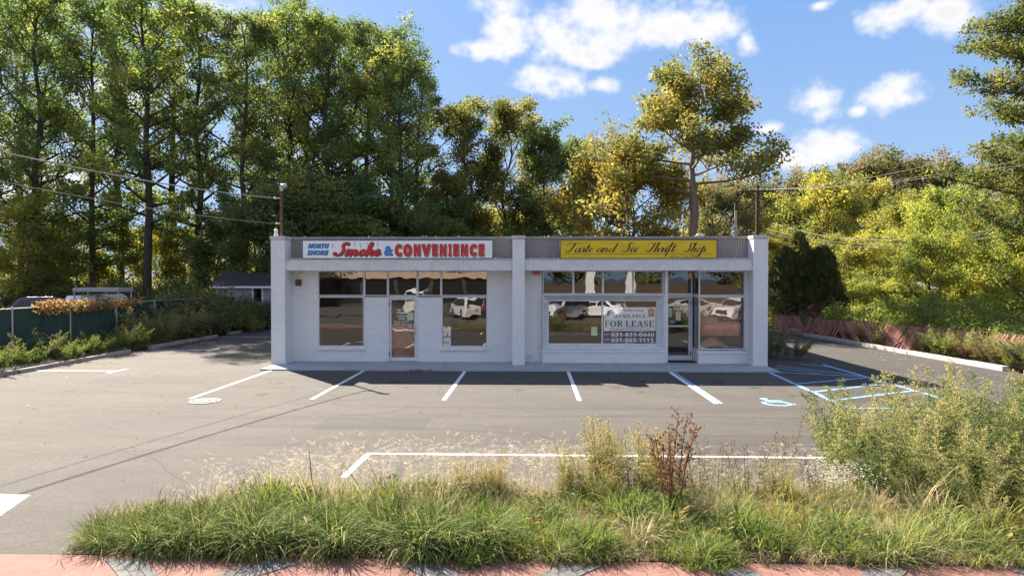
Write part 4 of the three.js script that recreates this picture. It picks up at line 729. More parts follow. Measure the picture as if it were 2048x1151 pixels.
const paintOf = (c) => new THREE.MeshPhysicalMaterial({ color: rgb(...c), roughness: 0.35, clearcoat: 1, clearcoatRoughness: 0.05 });
const SUV = { H: 1.74, belt: 1.05, L: 4.8, W: 1.92, wr: 0.37, body: [[-2.35, 0.3], [-2.4, 0.75], [-2.34, 1.1], [-2.12, 1.62], [-1.9, 1.72], [0.35, 1.74], [0.75, 1.6], [1.25, 1.14], [2.1, 1.04], [2.36, 0.88], [2.4, 0.4], [2.3, 0.24], [-2.2, 0.24]], glassSide: [[[-1.95, 1.1], [-1.1, 1.08], [-1.1, 1.6], [-1.75, 1.57]], [[-1.02, 1.08], [0.0, 1.07], [0.0, 1.62], [-1.02, 1.61]], [[0.08, 1.07], [1.1, 1.1], [0.62, 1.56], [0.08, 1.62]]], screens: [[1.27, 1.16, 0.8, 1.6, 'windscreen'], [-2.36, 1.13, -2.13, 1.62, 'rear_window']], front: [0.86, -0.02] };
const SEDAN = { H: 1.44, belt: 0.95, L: 4.8, W: 1.84, wr: 0.33, body: [[-2.35, 0.3], [-2.4, 0.7], [-2.3, 1.0], [-1.75, 1.06], [-1.0, 1.4], [-0.2, 1.45], [0.5, 1.38], [1.2, 1.0], [2.1, 0.88], [2.36, 0.72], [2.4, 0.35], [2.3, 0.22], [-2.2, 0.22]], glassSide: [[[-1.45, 1.02], [-0.35, 1.0], [-0.35, 1.36], [-0.95, 1.33]], [[-0.27, 1.0], [0.95, 1.0], [0.42, 1.31], [-0.27, 1.37]]], screens: [[1.22, 1.02, 0.52, 1.39, 'windscreen'], [-1.77, 1.08, -1.02, 1.41, 'rear_window']], front: [0.7, -0.04], rear: [0.85] };
const TRUCK = { H: 1.9, belt: 1.2, L: 5.6, W: 1.95, wr: 0.4, wheels: [-1.7, 1.75], body: [[-2.75, 0.45], [-2.8, 1.2], [-0.9, 1.22], [-0.75, 1.8], [-0.5, 1.9], [0.7, 1.9], [1.0, 1.78], [1.45, 1.24], [2.5, 1.16], [2.76, 0.95], [2.8, 0.45], [2.6, 0.35], [-2.6, 0.35]], glassSide: [[[-0.65, 1.25], [0.1, 1.24], [0.1, 1.76], [-0.6, 1.76]], [[0.18, 1.24], [1.28, 1.26], [0.85, 1.74], [0.18, 1.77]]], screens: [[1.47, 1.26, 1.03, 1.78, 'windscreen'], [-0.92, 1.26, -0.77, 1.78, 'rear_window']], front: [0.92, -0.03] };
const VAN = { H: 2.18, belt: 1.2, L: 4.9, W: 1.95, wr: 0.36, body: [[-2.4, 0.35], [-2.45, 1.1], [-2.35, 1.95], [-2.1, 2.16], [0.9, 2.18], [1.3, 2.05], [1.85, 1.3], [2.35, 1.05], [2.45, 0.5], [2.35, 0.3], [-2.3, 0.3]], glassSide: [[[0.45, 1.3], [1.6, 1.32], [1.15, 1.95], [0.45, 1.98]]], screens: [[1.88, 1.32, 1.34, 2.04, 'windscreen'], [-2.46, 1.2, -2.37, 1.92, 'rear_window']], front: [0.95, -0.04] };
{
  const white = paintOf([0.75, 0.75, 0.76]), black = paintOf([0.02, 0.02, 0.022]), silver = paintOf([0.4, 0.41, 0.43]);
  vehicle('parked_van', 'white van parked under the grey carport behind the fence', null, { ...VAN, paint: white }, [X(186, -38.4), -0.05, -38.4], Math.PI / 2 + 0.12);
  vehicle('pickup_truck', 'dark pickup truck half hidden behind the fence at far left', null, { ...TRUCK, paint: black }, [X(66, -35), 0.2, -35], Math.PI + 0.5);
  // across the street, seen only mirrored in the shop windows
  vehicle('mirrored_suv', 'white SUV mirrored in the left half of the display window', null, { ...SUV, paint: white }, [2.5, -0.12, 4.6], Math.PI / 2 + 0.75);
  vehicle('mirrored_sedan', 'white sedan mirrored beside the for lease poster', null, { ...SEDAN, paint: white }, [5.2, -0.12, 6.0], Math.PI + 0.45);
  vehicle('mirrored_sedan', 'dark sedan mirrored behind the white sedan', null, { ...SEDAN, paint: black }, [4.6, -0.06, 11], Math.PI + 0.5);
  vehicle('mirrored_suv', 'white SUV with rear to the shop mirrored in the right smoke shop window', null, { ...SUV, paint: white }, [-5.2, -0.12, 6.4], -Math.PI / 2 - 0.35);
  vehicle('mirrored_suv', 'black SUV mirrored at the edge of the right smoke shop window', null, { ...SUV, paint: black }, [-2.7, -0.12, 5.6], -Math.PI / 2 + 0.15);
  vehicle('mirrored_suv', 'white SUV mirrored in the right corner window', null, { ...SUV, paint: white }, [16, -0.12, 4.6], Math.PI / 2 + 0.9);
  vehicle('mirrored_sedan', 'silver sedan mirrored in the right corner window', null, { ...SEDAN, paint: silver }, [13.4, -0.06, 8.6], Math.PI + 0.3);
  vehicle('mirrored_van', 'white van mirrored in the left shop door', null, { ...VAN, paint: white }, [-10.2, -0.06, 12.5], -Math.PI / 2);
  // building across the street with a pale upper wall and an oval sign
  const O = thing('opposite_building', 'tan topped building across the street mirrored in the smoke shop windows', 'building', [-17, 0, 27]);
  part(O, 'upper_wall', box(-18, 18, 3.1, 7, -0.4, 0.2), std([0.62, 0.47, 0.33], 0.8, { map: plasterMap }));
  part(O, 'lower_wall', box(-17.8, 17.8, -0.1, 3.1, -0.1, 9), std([0.06, 0.055, 0.05], 0.4)); part(O, 'roof', box(-18, 18, 6.4, 6.6, 0.2, 9), M.gravel);
  for (let i = 0; i < 9; i++) part(O, 'window', box(-17 + i * 3.8, -13.6 + i * 3.8, 0.4, 2.8, -0.14, -0.1), M.glassDark);
  const os = thing('oval_sign', 'oval outlined sign on the tan wall across the street', 'sign', [-9.4, 4.3, 26.55]); os.rotation.y = Math.PI;
  const oval = (a, b, d) => { const s = new THREE.Shape(); s.absellipse(0, 0, a, b, 0, 6.2832); return new THREE.ExtrudeGeometry(s, { depth: d, bevelEnabled: false, curveSegments: 40 }); };
  part(os, 'rim', oval(4.1, 1.05, 0.06), std([0.12, 0.06, 0.05], 0.6)); part(os, 'face', oval(3.95, 0.92, 0.08), std([0.6, 0.45, 0.33], 0.6));
  part(os, 'lettering', sheet(-3.5, 3.5, -0.55, 0.55, 0.085), decal(canvasTexture(1024, 160, (c) => { c.clearRect(0, 0, 1024, 160); fitText(c, 'PARSONS', 10, 140, 1000, 120, 'bold $px serif', (k, s) => { k.fillStyle = '#4a2a24'; k.fillText(s, 0, 0); }); })));
  // board fence and banners
  const bf = thing('board_fence', 'brown board fence across the street mirrored in the transom', 'fence', [10, -0.05, 24]); for (let i = 0; i < 110; i++) part(bf, 'board', M.boardGeo ?? (M.boardGeo = slab([[-0.1, 0], [0.1, 0], [0.1, 2.5], [0, 2.6], [-0.1, 2.5]], 0.012, -0.012)), M.wood).position.set((i - 55) * 0.21, 0, 0);
  for (const [x, z, lab] of [[4.6, 10.5, 'white feather banner mirrored above the for lease poster'], [8.4, 13, 'white feather banner mirrored at the right of the transom']]) {
    const b = thing('feather_banner', lab, 'banner', [x, -0.06, z]); part(b, 'pole', tube([V(0, 0, 0), V(0, 3.2, 0), V(0.15, 4.2, 0), V(0.6, 4.6, 0)], [0.025, 0.02, 0.015, 0.01], 6), M.galvanised);
    part(b, 'flag', slab([[0.03, 1.1], [0.75, 1.3], [0.8, 4.2], [0.6, 4.58], [0.18, 4.2], [0.03, 3.2]], 0.006, -0.006), std([0.78, 0.78, 0.78], 0.8));
  }
  const g = growTree({ seed: 71, H: 12, R: 4, base: 0.15, limbs: 18, radius: 0.2, palette: GREEN, per: 34, leaf: 0.3, clumpR: 1, tint: 0.5 });
  [[-37, 26, 1], [-30, 22, 1.1], [22, 27, 1], [26, 21, 0.9], [5, 32, 0.9], [14, 33, 1]].forEach(([x, z, s], i) => tree('street_tree', g, M.bark, ['leafy tree far left across the street', 'leafy tree mirrored in the leftmost smoke shop window', 'leafy tree mirrored in the right corner transom', 'leafy tree across the street at the far right', 'leafy tree behind the board fence, left', 'leafy tree behind the board fence, right'][i], 'trees across the street', [x, -0.06, z], i, s));
}
// ---------------------------------------------------------------- right side: slatted fence, sheds, poles, wires
{
  const A = V(17.6, 0, -23.2), Bv = V(13.7, 0, -39.2), len = A.distanceTo(Bv), n = 6, w = len / n, turn = Math.atan2(-(Bv.z - A.z), Bv.x - A.x), r = random(17);
  const fence = thing('slatted_fence', 'low chain-link fence woven with red slats at the right', 'fence', [A.x, 0, A.z], turn);
  const red = [std([0.4, 0.17, 0.15], 0.75), std([0.47, 0.22, 0.195], 0.75), std([0.32, 0.13, 0.115], 0.8)];
  const slat = new THREE.BoxGeometry(0.048, 1.3, 0.006);
  for (let i = 0; i <= n; i++) part(fence, 'post', cyl(0.025, 0.025, i * w, 0, 1.06, 0, 10), M.rust);
  let made = 0;
  for (let i = 0; i < n; i++) {
    part(fence, 'top_rail', cyl(0.014, 0.014, 0, -w / 2, w / 2, 0, 8).rotateZ(Math.PI / 2).translate((i + 0.5) * w, 1.02, 0), M.wood);
    for (let k = 0; k < 46; k++) { if (r() < 0.14 + 0.12 * noise2(i * 3 + k * 0.1, 4)) continue; const m = part(fence, 'slat', slat, red[Math.floor(r() * 3)]); const loose = r() < 0.16; m.position.set(i * w + (k + 0.5) / 46 * w, 0.5 - (loose ? r() * 0.12 : 0), (k % 2 ? 0.012 : -0.012)); m.rotation.z = (i % 2 ? -1 : 1) * (0.62 + (loose ? (r() - 0.5) * 0.7 : (r() - 0.5) * 0.05)); m.scale.y = 0.96; made++; }
  }
  const tin = thing('tin_shed', 'small shed with pale ribbed tin roof among the trees', 'shed', [X(1815, -44), 0, -44]);
  part(tin, 'wall', box(-1.4, 1.4, 0, 2.45, -2, 0), std([0.3, 0.3, 0.3], 0.8, { map: plasterMap })); const ribs = []; for (let i = 0; i < 14; i++) ribs.push(box(-1.5 + i * 0.215, -1.5 + i * 0.215 + 0.12, 0, 0.03, -1.3, 1.3)); const roof = part(tin, 'roof', merge([box(-1.55, 1.55, -0.03, -0.002, -1.3, 1.3)]), std([0.42, 0.48, 0.46], 0.5)); roof.position.set(0, 2.62, -0.95); roof.rotation.x = 0.16;
  const rb = part(tin, 'roof_rib', merge(ribs), std([0.5, 0.56, 0.54], 0.5)); rb.userData.kind = 'stuff'; rb.position.copy(roof.position); rb.rotation.copy(roof.rotation);
  const gw = thing('grey_shed', 'plain grey shed wall beside the dark evergreen', 'shed', [X(1702, -47), 0, -47]); part(gw, 'wall', box(-1, 1, 0, 2.3, -2, 0), std([0.34, 0.34, 0.33], 0.85, { map: plasterMap })); part(gw, 'roof', box(-1.15, 1.15, 2.3, 2.38, -2.1, 0.12), std([0.2, 0.2, 0.2], 0.9));
  const gh = thing('boarded_house', 'weathered grey boarded gable showing below the cedar', 'house', [X(2050, -44), 0, -44]); part(gh, 'wall', box(-2.2, 3.5, 0, 8.9, -5, 0), std([0.2, 0.19, 0.18], 0.9, { map: barkMap })); for (let i = 0; i < 14; i++) part(gh, 'board', box(-2.18 + i * 0.4, -2.18 + i * 0.4 + 0.34, 0.02, 9.3, 0.004, 0.035), std([0.22, 0.205, 0.19], 0.9, { map: barkMap })); part(gh, 'roof', slab([[-2.5, 9.2], [3.8, 9.9], [3.8, 10.05], [-2.5, 9.35]], 0.3, -5.2), std([0.12, 0.12, 0.13], 0.9));
  const up = thing('utility_pole', 'dark wooden utility pole with crossarm behind the right pier', 'utility pole', [17.94, 0, -55]);
  part(up, 'pole', cyl(0.19, 0.14, 0, 0, 10.5, 0, 12), M.wood); part(up, 'crossarm', slab(rect(-1.45, 1.4, 9.9, 10.04), 0.22, 0.12, [], 0.01), M.wood); for (const x of [-1.35, -0.7, 0.7, 1.3]) part(up, 'insulator', cyl(0.05, 0.035, x, 10.04, 10.22, 0.17, 10), M.galvanised); part(up, 'brace', tube([V(-0.7, 9.9, 0.17), V(0, 9.3, 0.17)], [0.02, 0.02], 5), M.wood); part(up, 'brace', tube([V(0.7, 9.9, 0.17), V(0, 9.3, 0.17)], [0.02, 0.02], 5), M.wood);
  const gp = thing('lamp_post', 'thin pale grey post with a side arm behind the roof', 'pole', [13.26, 0, -45]); part(gp, 'pole', cyl(0.1, 0.075, 0, 0, 7.5, 0, 12), std([0.5, 0.48, 0.46], 0.7)); part(gp, 'cap', cyl(0.14, 0.1, 0.04, 7.5, 8.0, 0, 10), M.wood); part(gp, 'arm', tube([V(0, 6, 0), V(0.35, 5.95, 0), V(0.42, 5.7, 0)], [0.03, 0.03, 0.03], 6), std([0.5, 0.48, 0.46], 0.7));
  const sp = thing('street_pole', 'wooden street pole outside the frame at the left', 'utility pole', [-14.6, 0, -4.9]); part(sp, 'pole', cyl(0.17, 0.13, 0, 0, 9, 0, 12), M.wood); part(sp, 'crossarm', slab(rect(-1.1, 1.1, 8.4, 8.52), 0.2, 0.11, [], 0.01), M.wood);
  const wire = (a, b, sag, rad, label, m = M.wire) => { const pts = []; for (let i = 0; i <= 28; i++) { const t = i / 28, p = a.clone().lerp(b, t); p.y -= 4 * sag * t * (1 - t); pts.push(p); } single('overhead_wire', tube(pts, pts.map(() => rad), 6), m, label, 'wire'); };
  wire(V(-9.1, 5.86, -23.85), V(-14.6, 6.9, -4.9), 0.55, 0.018, 'thick upper service cable from the rusty mast to the left', M.paleWire);
  wire(V(-9.04, 4.96, -23.85), V(-14.6, 6.4, -4.9), 0.5, 0.008, 'thin lower wire from the rusty mast to the left', M.paleWire);
  const E = (px, y, z) => V(X(px, z), top(y, z), z);
  wire(E(1540, 447, -55), E(2120, 430, -30), 1.25, 0.03, 'thick sagging cable across the golden trees at the right'); wire(E(1516, 455, -55), E(2120, 452, -30), 1.1, 0.016, 'thin wire just below the thick sagging cable'); wire(E(1516, 462, -55), E(2120, 475, -30), 0.9, 0.014, 'lowest thin wire across the golden trees');
  wire(E(1549, 380, -55), E(2110, 264, -30), 0.5, 0.016, 'highest wire rising to the right against the sky'); wire(E(1535, 380, -55), E(2110, 310, -30), 0.4, 0.014, 'second rising wire at the right'); wire(E(1500, 380, -55), E(2110, 322, -30), 0.4, 0.014, 'third rising wire at the right'); wire(E(1490, 440, -50), E(1516, 455, -55), 0.1, 0.015, 'short wire left of the dark utility pole');
}
console.log('sides');
// ---------------------------------------------------------------- weeds and shrubs
function weed({ seed, stems = 9, h = 1.5, spread = 0.5, leaf = 0.055, dense = 70, palette, plume, lean = 0.35 }) {
  const r = random(seed), L = new Leaves(), wood = [];
  for (let s = 0; s < stems; s++) {
    const az = r() * 6.283, rr = spread * 0.35 * Math.sqrt(r()), hh = h * (0.65 + 0.45 * r()), ln = lean * (0.3 + r()), pts = []; let p = V(Math.cos(az) * rr, 0, Math.sin(az) * rr);
    const d = V(Math.cos(az) * ln * 0.6, 1, Math.sin(az) * ln * 0.6).normalize();
    for (let k = 0; k <= 7; k++) { pts.push(p.clone()); p = p.clone().addScaledVector(d, hh / 7); d.x += Math.cos(az) * ln * 0.07 + (r() - 0.5) * 0.08; d.z += Math.sin(az) * ln * 0.07 + (r() - 0.5) * 0.08; d.normalize(); }
    wood.push(tube(pts, pts.map((_, k) => 0.007 * (1 - k / 8) + 0.0015), 4));
    const c = new THREE.CatmullRomCurve3(pts), tone = clamp(0.45 + (r() - 0.5) * 0.8);
    const nb = Math.round(dense * hh / h);
    for (let b = 0; b < nb; b++) {
      const t = 0.12 + 0.88 * (b + r()) / nb, q = c.getPoint(Math.min(1, t)), a = r() * 6.283, out = V(Math.cos(a), 0.5 + r() * 0.6, Math.sin(a)).normalize(), bl = (0.06 + 0.2 * Math.sin(Math.PI * Math.min(1, t * 0.95 + 0.05))) * (0.5 + r()) * h / 1.5, up = t > 0.6 && plume, col = pick(up ? plume : palette, tone + (r() - 0.5) * 0.3), k = up ? 7 : 6;
      for (let j = 0; j < k; j++) { const e = (j + 0.6) / k, dd = unit(r).addScaledVector(out, 1.1).normalize(); L.leaf(q.x + out.x * bl * e, q.y + out.y * bl * e - bl * e * e * 0.25, q.z + out.z * bl * e, dd, unit(r), leaf * (up ? 0.5 : 1) * (0.6 + 0.8 * r()), leaf * (up ? 0.22 : 0.26), vary(col, r, 0.5)); }
    }
  }
  return { wood: mergeGeometries(wood), crown: L.geometry() };
}
function plant(name, g, label, group, pos, turn = 0, scale = 1, stem = M.stem) {
  const t = thing(name, label, 'plant', pos, turn, group); if (Array.isArray(scale)) t.scale.set(...scale); else t.scale.setScalar(scale);
  part(t, 'stem', g.wood, stem); part(t, 'foliage', g.crown, leafMat).userData.kind = 'stuff'; return t;
}
M.stem = std([0.16, 0.13, 0.06], 0.9); M.redStem = std([0.16, 0.07, 0.04], 0.9);
const MUG = [[0.11, 0.15, 0.045], [0.2, 0.24, 0.065], [0.29, 0.3, 0.085]], PLUME = [[0.24, 0.25, 0.09], [0.34, 0.32, 0.12], [0.42, 0.37, 0.15]], FRESH = [[0.09, 0.14, 0.03], [0.16, 0.21, 0.045], [0.28, 0.29, 0.06]], DULL = [[0.09, 0.12, 0.045], [0.15, 0.17, 0.06], [0.23, 0.21, 0.075]];
const STRAW = [[0.3, 0.23, 0.12], [0.45, 0.36, 0.2], [0.55, 0.46, 0.28]];
{
  const r = random(101);
  // feathery thicket at the right corner
  const mug = [weed({ seed: 201, stems: 12, h: 1.75, spread: 0.7, palette: MUG, plume: PLUME, dense: 86, leaf: 0.075, lean: 0.65 }), weed({ seed: 202, stems: 10, h: 1.6, spread: 0.6, palette: MUG, plume: PLUME, dense: 84, leaf: 0.075, lean: 0.5 }), weed({ seed: 203, stems: 11, h: 1.5, spread: 0.8, palette: FRESH, plume: MUG, dense: 84, leaf: 0.08, lean: 0.75 })];
  const mp = [], at = [[4.55, -10.2, 0.92], [5.1, -9.6, 0.95], [5.0, -10.8, 1.1], [5.7, -10.5, 1.1], [6.3, -10.9, 1.2], [6.2, -10.0, 1.05], [5.6, -9.3, 0.9], [6.8, -10.4, 0.95], [7.2, -10.9, 1.1], [7.6, -10.2, 1.1], [8.0, -11.2, 1.25], [6.8, -9.4, 0.9], [6.1, -8.8, 0.8], [7.3, -9.2, 0.95], [8.1, -9.6, 1.15], [5.4, -8.6, 0.62], [6.7, -8.3, 0.72], [8.6, -10.4, 1.2], [5.9, -8.0, 0.5], [7.6, -8.5, 0.9], [4.7, -9.2, 0.7], [8.8, -11.6, 1.2], [5.2, -10.2, 0.9], [6.0, -9.5, 0.85], [7.0, -8.7, 0.75], [6.4, -7.8, 0.5], [7.2, -7.9, 0.7], [5.3, -8.1, 0.42], [6.6, -11.4, 1.15], [7.5, -11.6, 1.2]];
  at.forEach(([x, z, s], i) => { const k = i % 3, label = k < 2 ? 'tall feathery olive weed in the thicket at the lower right' : 'fresh green bushy weed in the thicket at the lower right'; if (!mp[k]) mp[k] = plant('tall_weed', mug[k], label, k < 2 ? 'feathery weeds in the right thicket' : 'green weeds in the right thicket', [x, 0, z], r() * 6, s * 0.82); else copyOf(mp[k], [x, 0, z], r() * 6, s * 0.82 * (0.9 + 0.2 * r()), label); });
  // yellowing weeds in the middle of the verge
  const gr = [weed({ seed: 211, stems: 9, h: 1.05, spread: 0.5, palette: [[0.14, 0.16, 0.04], [0.26, 0.25, 0.06], [0.38, 0.31, 0.1]], plume: [[0.28, 0.25, 0.08], [0.42, 0.35, 0.1], [0.46, 0.36, 0.14]], dense: 50, leaf: 0.05 }), weed({ seed: 212, stems: 6, h: 0.95, spread: 0.4, palette: DULL, plume: [[0.12, 0.08, 0.05], [0.2, 0.14, 0.08]], dense: 34, leaf: 0.04 })];
  const gp = []; [[1.05, -9.5, 1, 0], [1.4, -9.2, 0.95, 0], [0.75, -9.1, 0.7, 0], [1.75, -9.6, 0.9, 0], [2.6, -9.6, 0.9, 1], [2.95, -9.4, 1, 1], [2.3, -9.3, 0.85, 1], [3.5, -9.7, 1.05, 1], [0.35, -9.3, 0.5, 0], [-0.75, -9.2, 0.55, 0], [-1.1, -9.0, 0.5, 0], [-0.4, -9.1, 0.5, 0], [3.9, -9.5, .8, 1], [3.2, -9.1, .6, 0], [0.9, -9.3, 0.85, 0], [1.25, -9.65, 0.95, 0], [1.6, -9.2, 0.8, 0], [0.55, -9.45, 0.7, 0], [1.1, -8.9, 0.6, 0], [2.1, -9.5, 0.7, 1], [-0.55, -9.3, 0.6, 0], [-0.9, -9.35, 0.55, 0]].forEach(([x, z, s, k]) => { const label = k ? 'dull brown seeding weed beside the white line' : 'yellowing bushy weed in the middle of the grass verge'; if (!gp[k]) gp[k] = plant('verge_weed', gr[k], label, k ? 'brown seeding weeds on the verge' : 'yellowing weeds on the verge', [x, 0, z], r() * 6, s); else copyOf(gp[k], [x, 0, z], r() * 6, s, label); });
  // rust-red dock with curled seed spikes
  const L = new Leaves(), wood = [], dr = random(305);
  for (let s = 0; s < 9; s++) {
    const az = dr() * 6.283, ln = 0.1 + dr() * 0.18, hh = 0.72 + dr() * 0.4, pts = []; let p = V(Math.cos(az) * 0.05, 0, Math.sin(az) * 0.05); const d = V(Math.cos(az) * ln, 1, Math.sin(az) * ln).normalize();
    for (let k = 0; k <= 6; k++) { pts.push(p.clone()); p = p.clone().addScaledVector(d, hh / 6); d.x += (dr() - 0.5) * 0.12; d.z += (dr() - 0.5) * 0.12; d.normalize(); }
    wood.push(tube(pts, pts.map((_, k) => 0.008 * (1 - k / 8) + 0.002), 5)); const c = new THREE.CatmullRomCurve3(pts);
    for (let b = 0; b < 15; b++) { const t = 0.3 + 0.7 * (b + dr()) / 15, q = c.getPoint(t), a = dr() * 6.283, bl = 0.05 + 0.1 * (1 - t) + dr() * 0.07, out = V(Math.cos(a), 0.9, Math.sin(a)).normalize(); for (let j = 0; j < 14; j++) { const e = j / 14; L.leaf(q.x + out.x * bl * e + (dr() - 0.5) * 0.02, q.y + out.y * bl * e + (dr() - 0.5) * 0.02, q.z + out.z * bl * e + (dr() - 0.5) * 0.02, unit(dr), unit(dr), 0.028, 0.018, vary(pick([[0.1, 0.05, 0.028], [0.17, 0.09, 0.045], [0.26, 0.15, 0.07]], dr()), dr, 0.4)); } }
  }
  for (let b = 0; b < 14; b++) { const a = dr() * 6.283; L.blade(0, 0, 0, a, 0.3 + dr() * 0.15, 0.9, 0.045, vary([0.14, 0.22, 0.03], dr, 0.4)); }
  plant('dock_plant', { wood: mergeGeometries(wood), crown: L.geometry() }, 'rust red dock plant with seed spikes standing in the grass', null, [1.72, 0, -8.55], 0, 1.2, M.redStem);
  // pale stalks lying at the foot of the thicket
  const st = new Leaves(); for (let i = 0; i < 60; i++) st.blade(5.0 + (dr() - 0.5) * 0.5, 0.02, -8.7 + (dr() - 0.5) * 0.4, dr() * 6.283, 0.5 + dr() * 0.5, 0.7 + dr() * 0.7, 0.012, vary(pick(STRAW, dr()), dr, 0.3)); const stm = single('dry_stalks', st.geometry(), grassMat, 'bundle of pale dry stalks at the foot of the thicket', 'stalks'); stm.userData.kind = 'stuff';
  // small white asters
  const as = new Leaves(); for (let i = 0; i < 420; i++) { const x = 4.0 + (dr() + dr() - 1) * 0.6, z = -8.9 + (dr() + dr() - 1) * 0.45, y = 0.32 + dr() * 0.3; for (let k = 0; k < 4; k++) { const a = k * 1.571 + dr(), d = V(Math.cos(a), 0.25, Math.sin(a)).normalize(); as.leaf(x, y, z, d, V(0, 1, 0), 0.012, 0.009, [0.8, 0.8, 0.78]); } if (i % 4 === 0) as.blade(x, 0, z, dr() * 6, y, 0.1, 0.004, [0.14, 0.16, 0.05]); }
  tag(single('white_asters', as.geometry(), grassMat, 'tiny white asters in front of the right thicket', 'flowers'), null, null, null, 'stuff');

  // weeds and shrubs along the left kerb and fence, and along the right fence
  const bush = [weed({ seed: 221, stems: 16, h: 1.3, spread: 1.2, palette: FRESH, plume: FRESH, dense: 44, leaf: 0.13, lean: 0.9 }), weed({ seed: 222, stems: 14, h: 1.4, spread: 1.2, palette: DULL, plume: DULL, dense: 44, leaf: 0.12, lean: 0.8 }), weed({ seed: 223, stems: 12, h: 1.4, spread: 0.9, palette: [[0.12, 0.12, 0.04], [0.26, 0.2, 0.07], [0.36, 0.24, 0.1]], plume: PLUME, dense: 42, leaf: 0.1, lean: 0.6 })];
  const bp = [];
  const spot = (k, x, z, s, label, group) => { if (!bp[k]) bp[k] = plant('bushy_weed', bush[k], label, group, [x, 0, z], r() * 6, s); else { const c = copyOf(bp[k], [x, 0, z], r() * 6, s, label); c.userData.group = group; } };
  for (let i = 0; i < 40; i++) { const z = -17.6 - i * 0.66, x = -17.25 + (r() - 0.5) * 0.8, far = z < -30; spot(far ? 1 : i % 3 ? 0 : 1, x, z, (far ? 1.0 : 0.72) * (0.75 + 0.5 * r()), far ? 'dull green weed crowding the far part of the left kerb' : 'fresh green weed sprawling over the left kerb', far ? 'weeds on the far left kerb' : 'weeds on the near left kerb'); }
  for (let i = 0; i < 9; i++) spot(2, -17.2 + (r() - 0.5), -29 - i * 1.3, 0.7 + 0.5 * r(), 'tan seeding weed among the greens on the left kerb', 'tan weeds on the left kerb');
  for (let i = 0; i < 64; i++) { const t = Math.pow(r(), 1.3), x = lerp(16.0, 14.5, t) + 0.4 + r() * 1.0, z = lerp(-22, -38, t); spot(r() < 0.5 ? 2 : r() < 0.4 ? 1 : 0, x, z, 0.35 + 0.55 * r(), 'low weed between the right kerb and the red fence', 'weeds in front of the red fence'); }
  for (const [x, z, s] of [[8.6, -26.2, 0.75], [9.4, -26.8, 0.85], [8.5, -27.6, 0.9], [9.9, -26, 0.6], [9.2, -28.6, 0.9], [8.7, -29.6, 1]]) spot(1, x, z, s, 'dark weed clump growing against the right side of the building', 'weeds beside the right pier');
  // shrubs: left bank behind the fence end and right bank
  const shrub = (seed, palette, R = 1.5, n = 46, tint = 0.5, leaf = 0.12) => { const q = random(seed), LL = new Leaves(), wd = []; for (let i = 0; i < n; i++) { const o = unit(q); o.y = Math.abs(o.y); const c = V(o.x * R * (0.4 + 0.6 * q()), 0.25 + o.y * R * 1.05 * (0.4 + 0.6 * q()), o.z * R * (0.4 + 0.6 * q())); wd.push(tube([V(o.x * 0.15, 0, o.z * 0.15), c.clone().multiplyScalar(0.55), c], [0.025, 0.015, 0.005], 4)); clump(LL, q, c, 0.42, 62, leaf, leaf * 0.66, pick(palette, tint + (q() - 0.5) * 0.7), 0.8, 0.5); } return { wood: mergeGeometries(wd), crown: LL.geometry() }; };
  const sh = [shrub(401, DULL, 1.6, 48, 0.5), shrub(402, LIME, 1.6, 48, 0.35), shrub(403, OLIVE, 1.6, 44, 0.4), shrub(404, [[0.1, 0.06, 0.04], [0.16, 0.09, 0.06], [0.22, 0.12, 0.07]], 1.3, 36, 0.5, 0.1)], sp = [];
  const bushAt = (k, x, z, s, label, group) => { if (!sp[k]) { sp[k] = plant('shrub', sh[k], label, group, [x, 0, z], r() * 6, s, M.bark); } else { const c = copyOf(sp[k], [x, 0, z], r() * 6, s, label); c.userData.group = group; } };
  [[-18.2, -33.5, 1.15], [-18.8, -35.5, 1.35], [-17.8, -37, 1.2], [-18.4, -39.2, 1.4], [-17.2, -40.6, 1.1], [-16.6, -38.4, 0.85], [-16.2, -41.2, 0.9]].forEach(([x, z, s], i) => bushAt(i % 2 ? 2 : 0, x, z, s, 'overgrown shrub between the green fence and the grey shed', 'shrubs by the grey shed'));
  [[18.6, -27, 0.75], [18.2, -29.5, 0.9], [17.6, -31.6, 1], [17, -34, 1.1], [19.4, -25, 0.8], [16.4, -36.4, 1], [19.6, -30, 1.3], [18.8, -33.4, 1.35]].forEach(([x, z, s]) => bushAt(1, x, z, s, 'bright leafy shrub leaning over the red fence', 'shrubs behind the red fence'));
  bushAt(3, 16.4, -39.6, 1.15, 'leafless looking reddish brown shrub right of the dark evergreen', null); bushAt(2, 14.9, -41, 0.9, 'olive shrub at the foot of the dark evergreen', null);
  for (let i = 0; i < 16; i++) bushAt(i % 3 ? 0 : 2, lerp(-40, -19, i / 15), -46 - r() * 4, 1.1 + r() * 0.6, 'shadowed shrub on the floor of the left wood', 'undergrowth of the left wood');
  for (let i = 0; i < 12; i++) bushAt(i % 2 ? 1 : 2, lerp(17, 42, i / 11), -48 - r() * 8, 1.2 + r() * 0.8, 'shrub in the undergrowth below the golden trees', 'undergrowth at the right');
}
console.log('weeds');
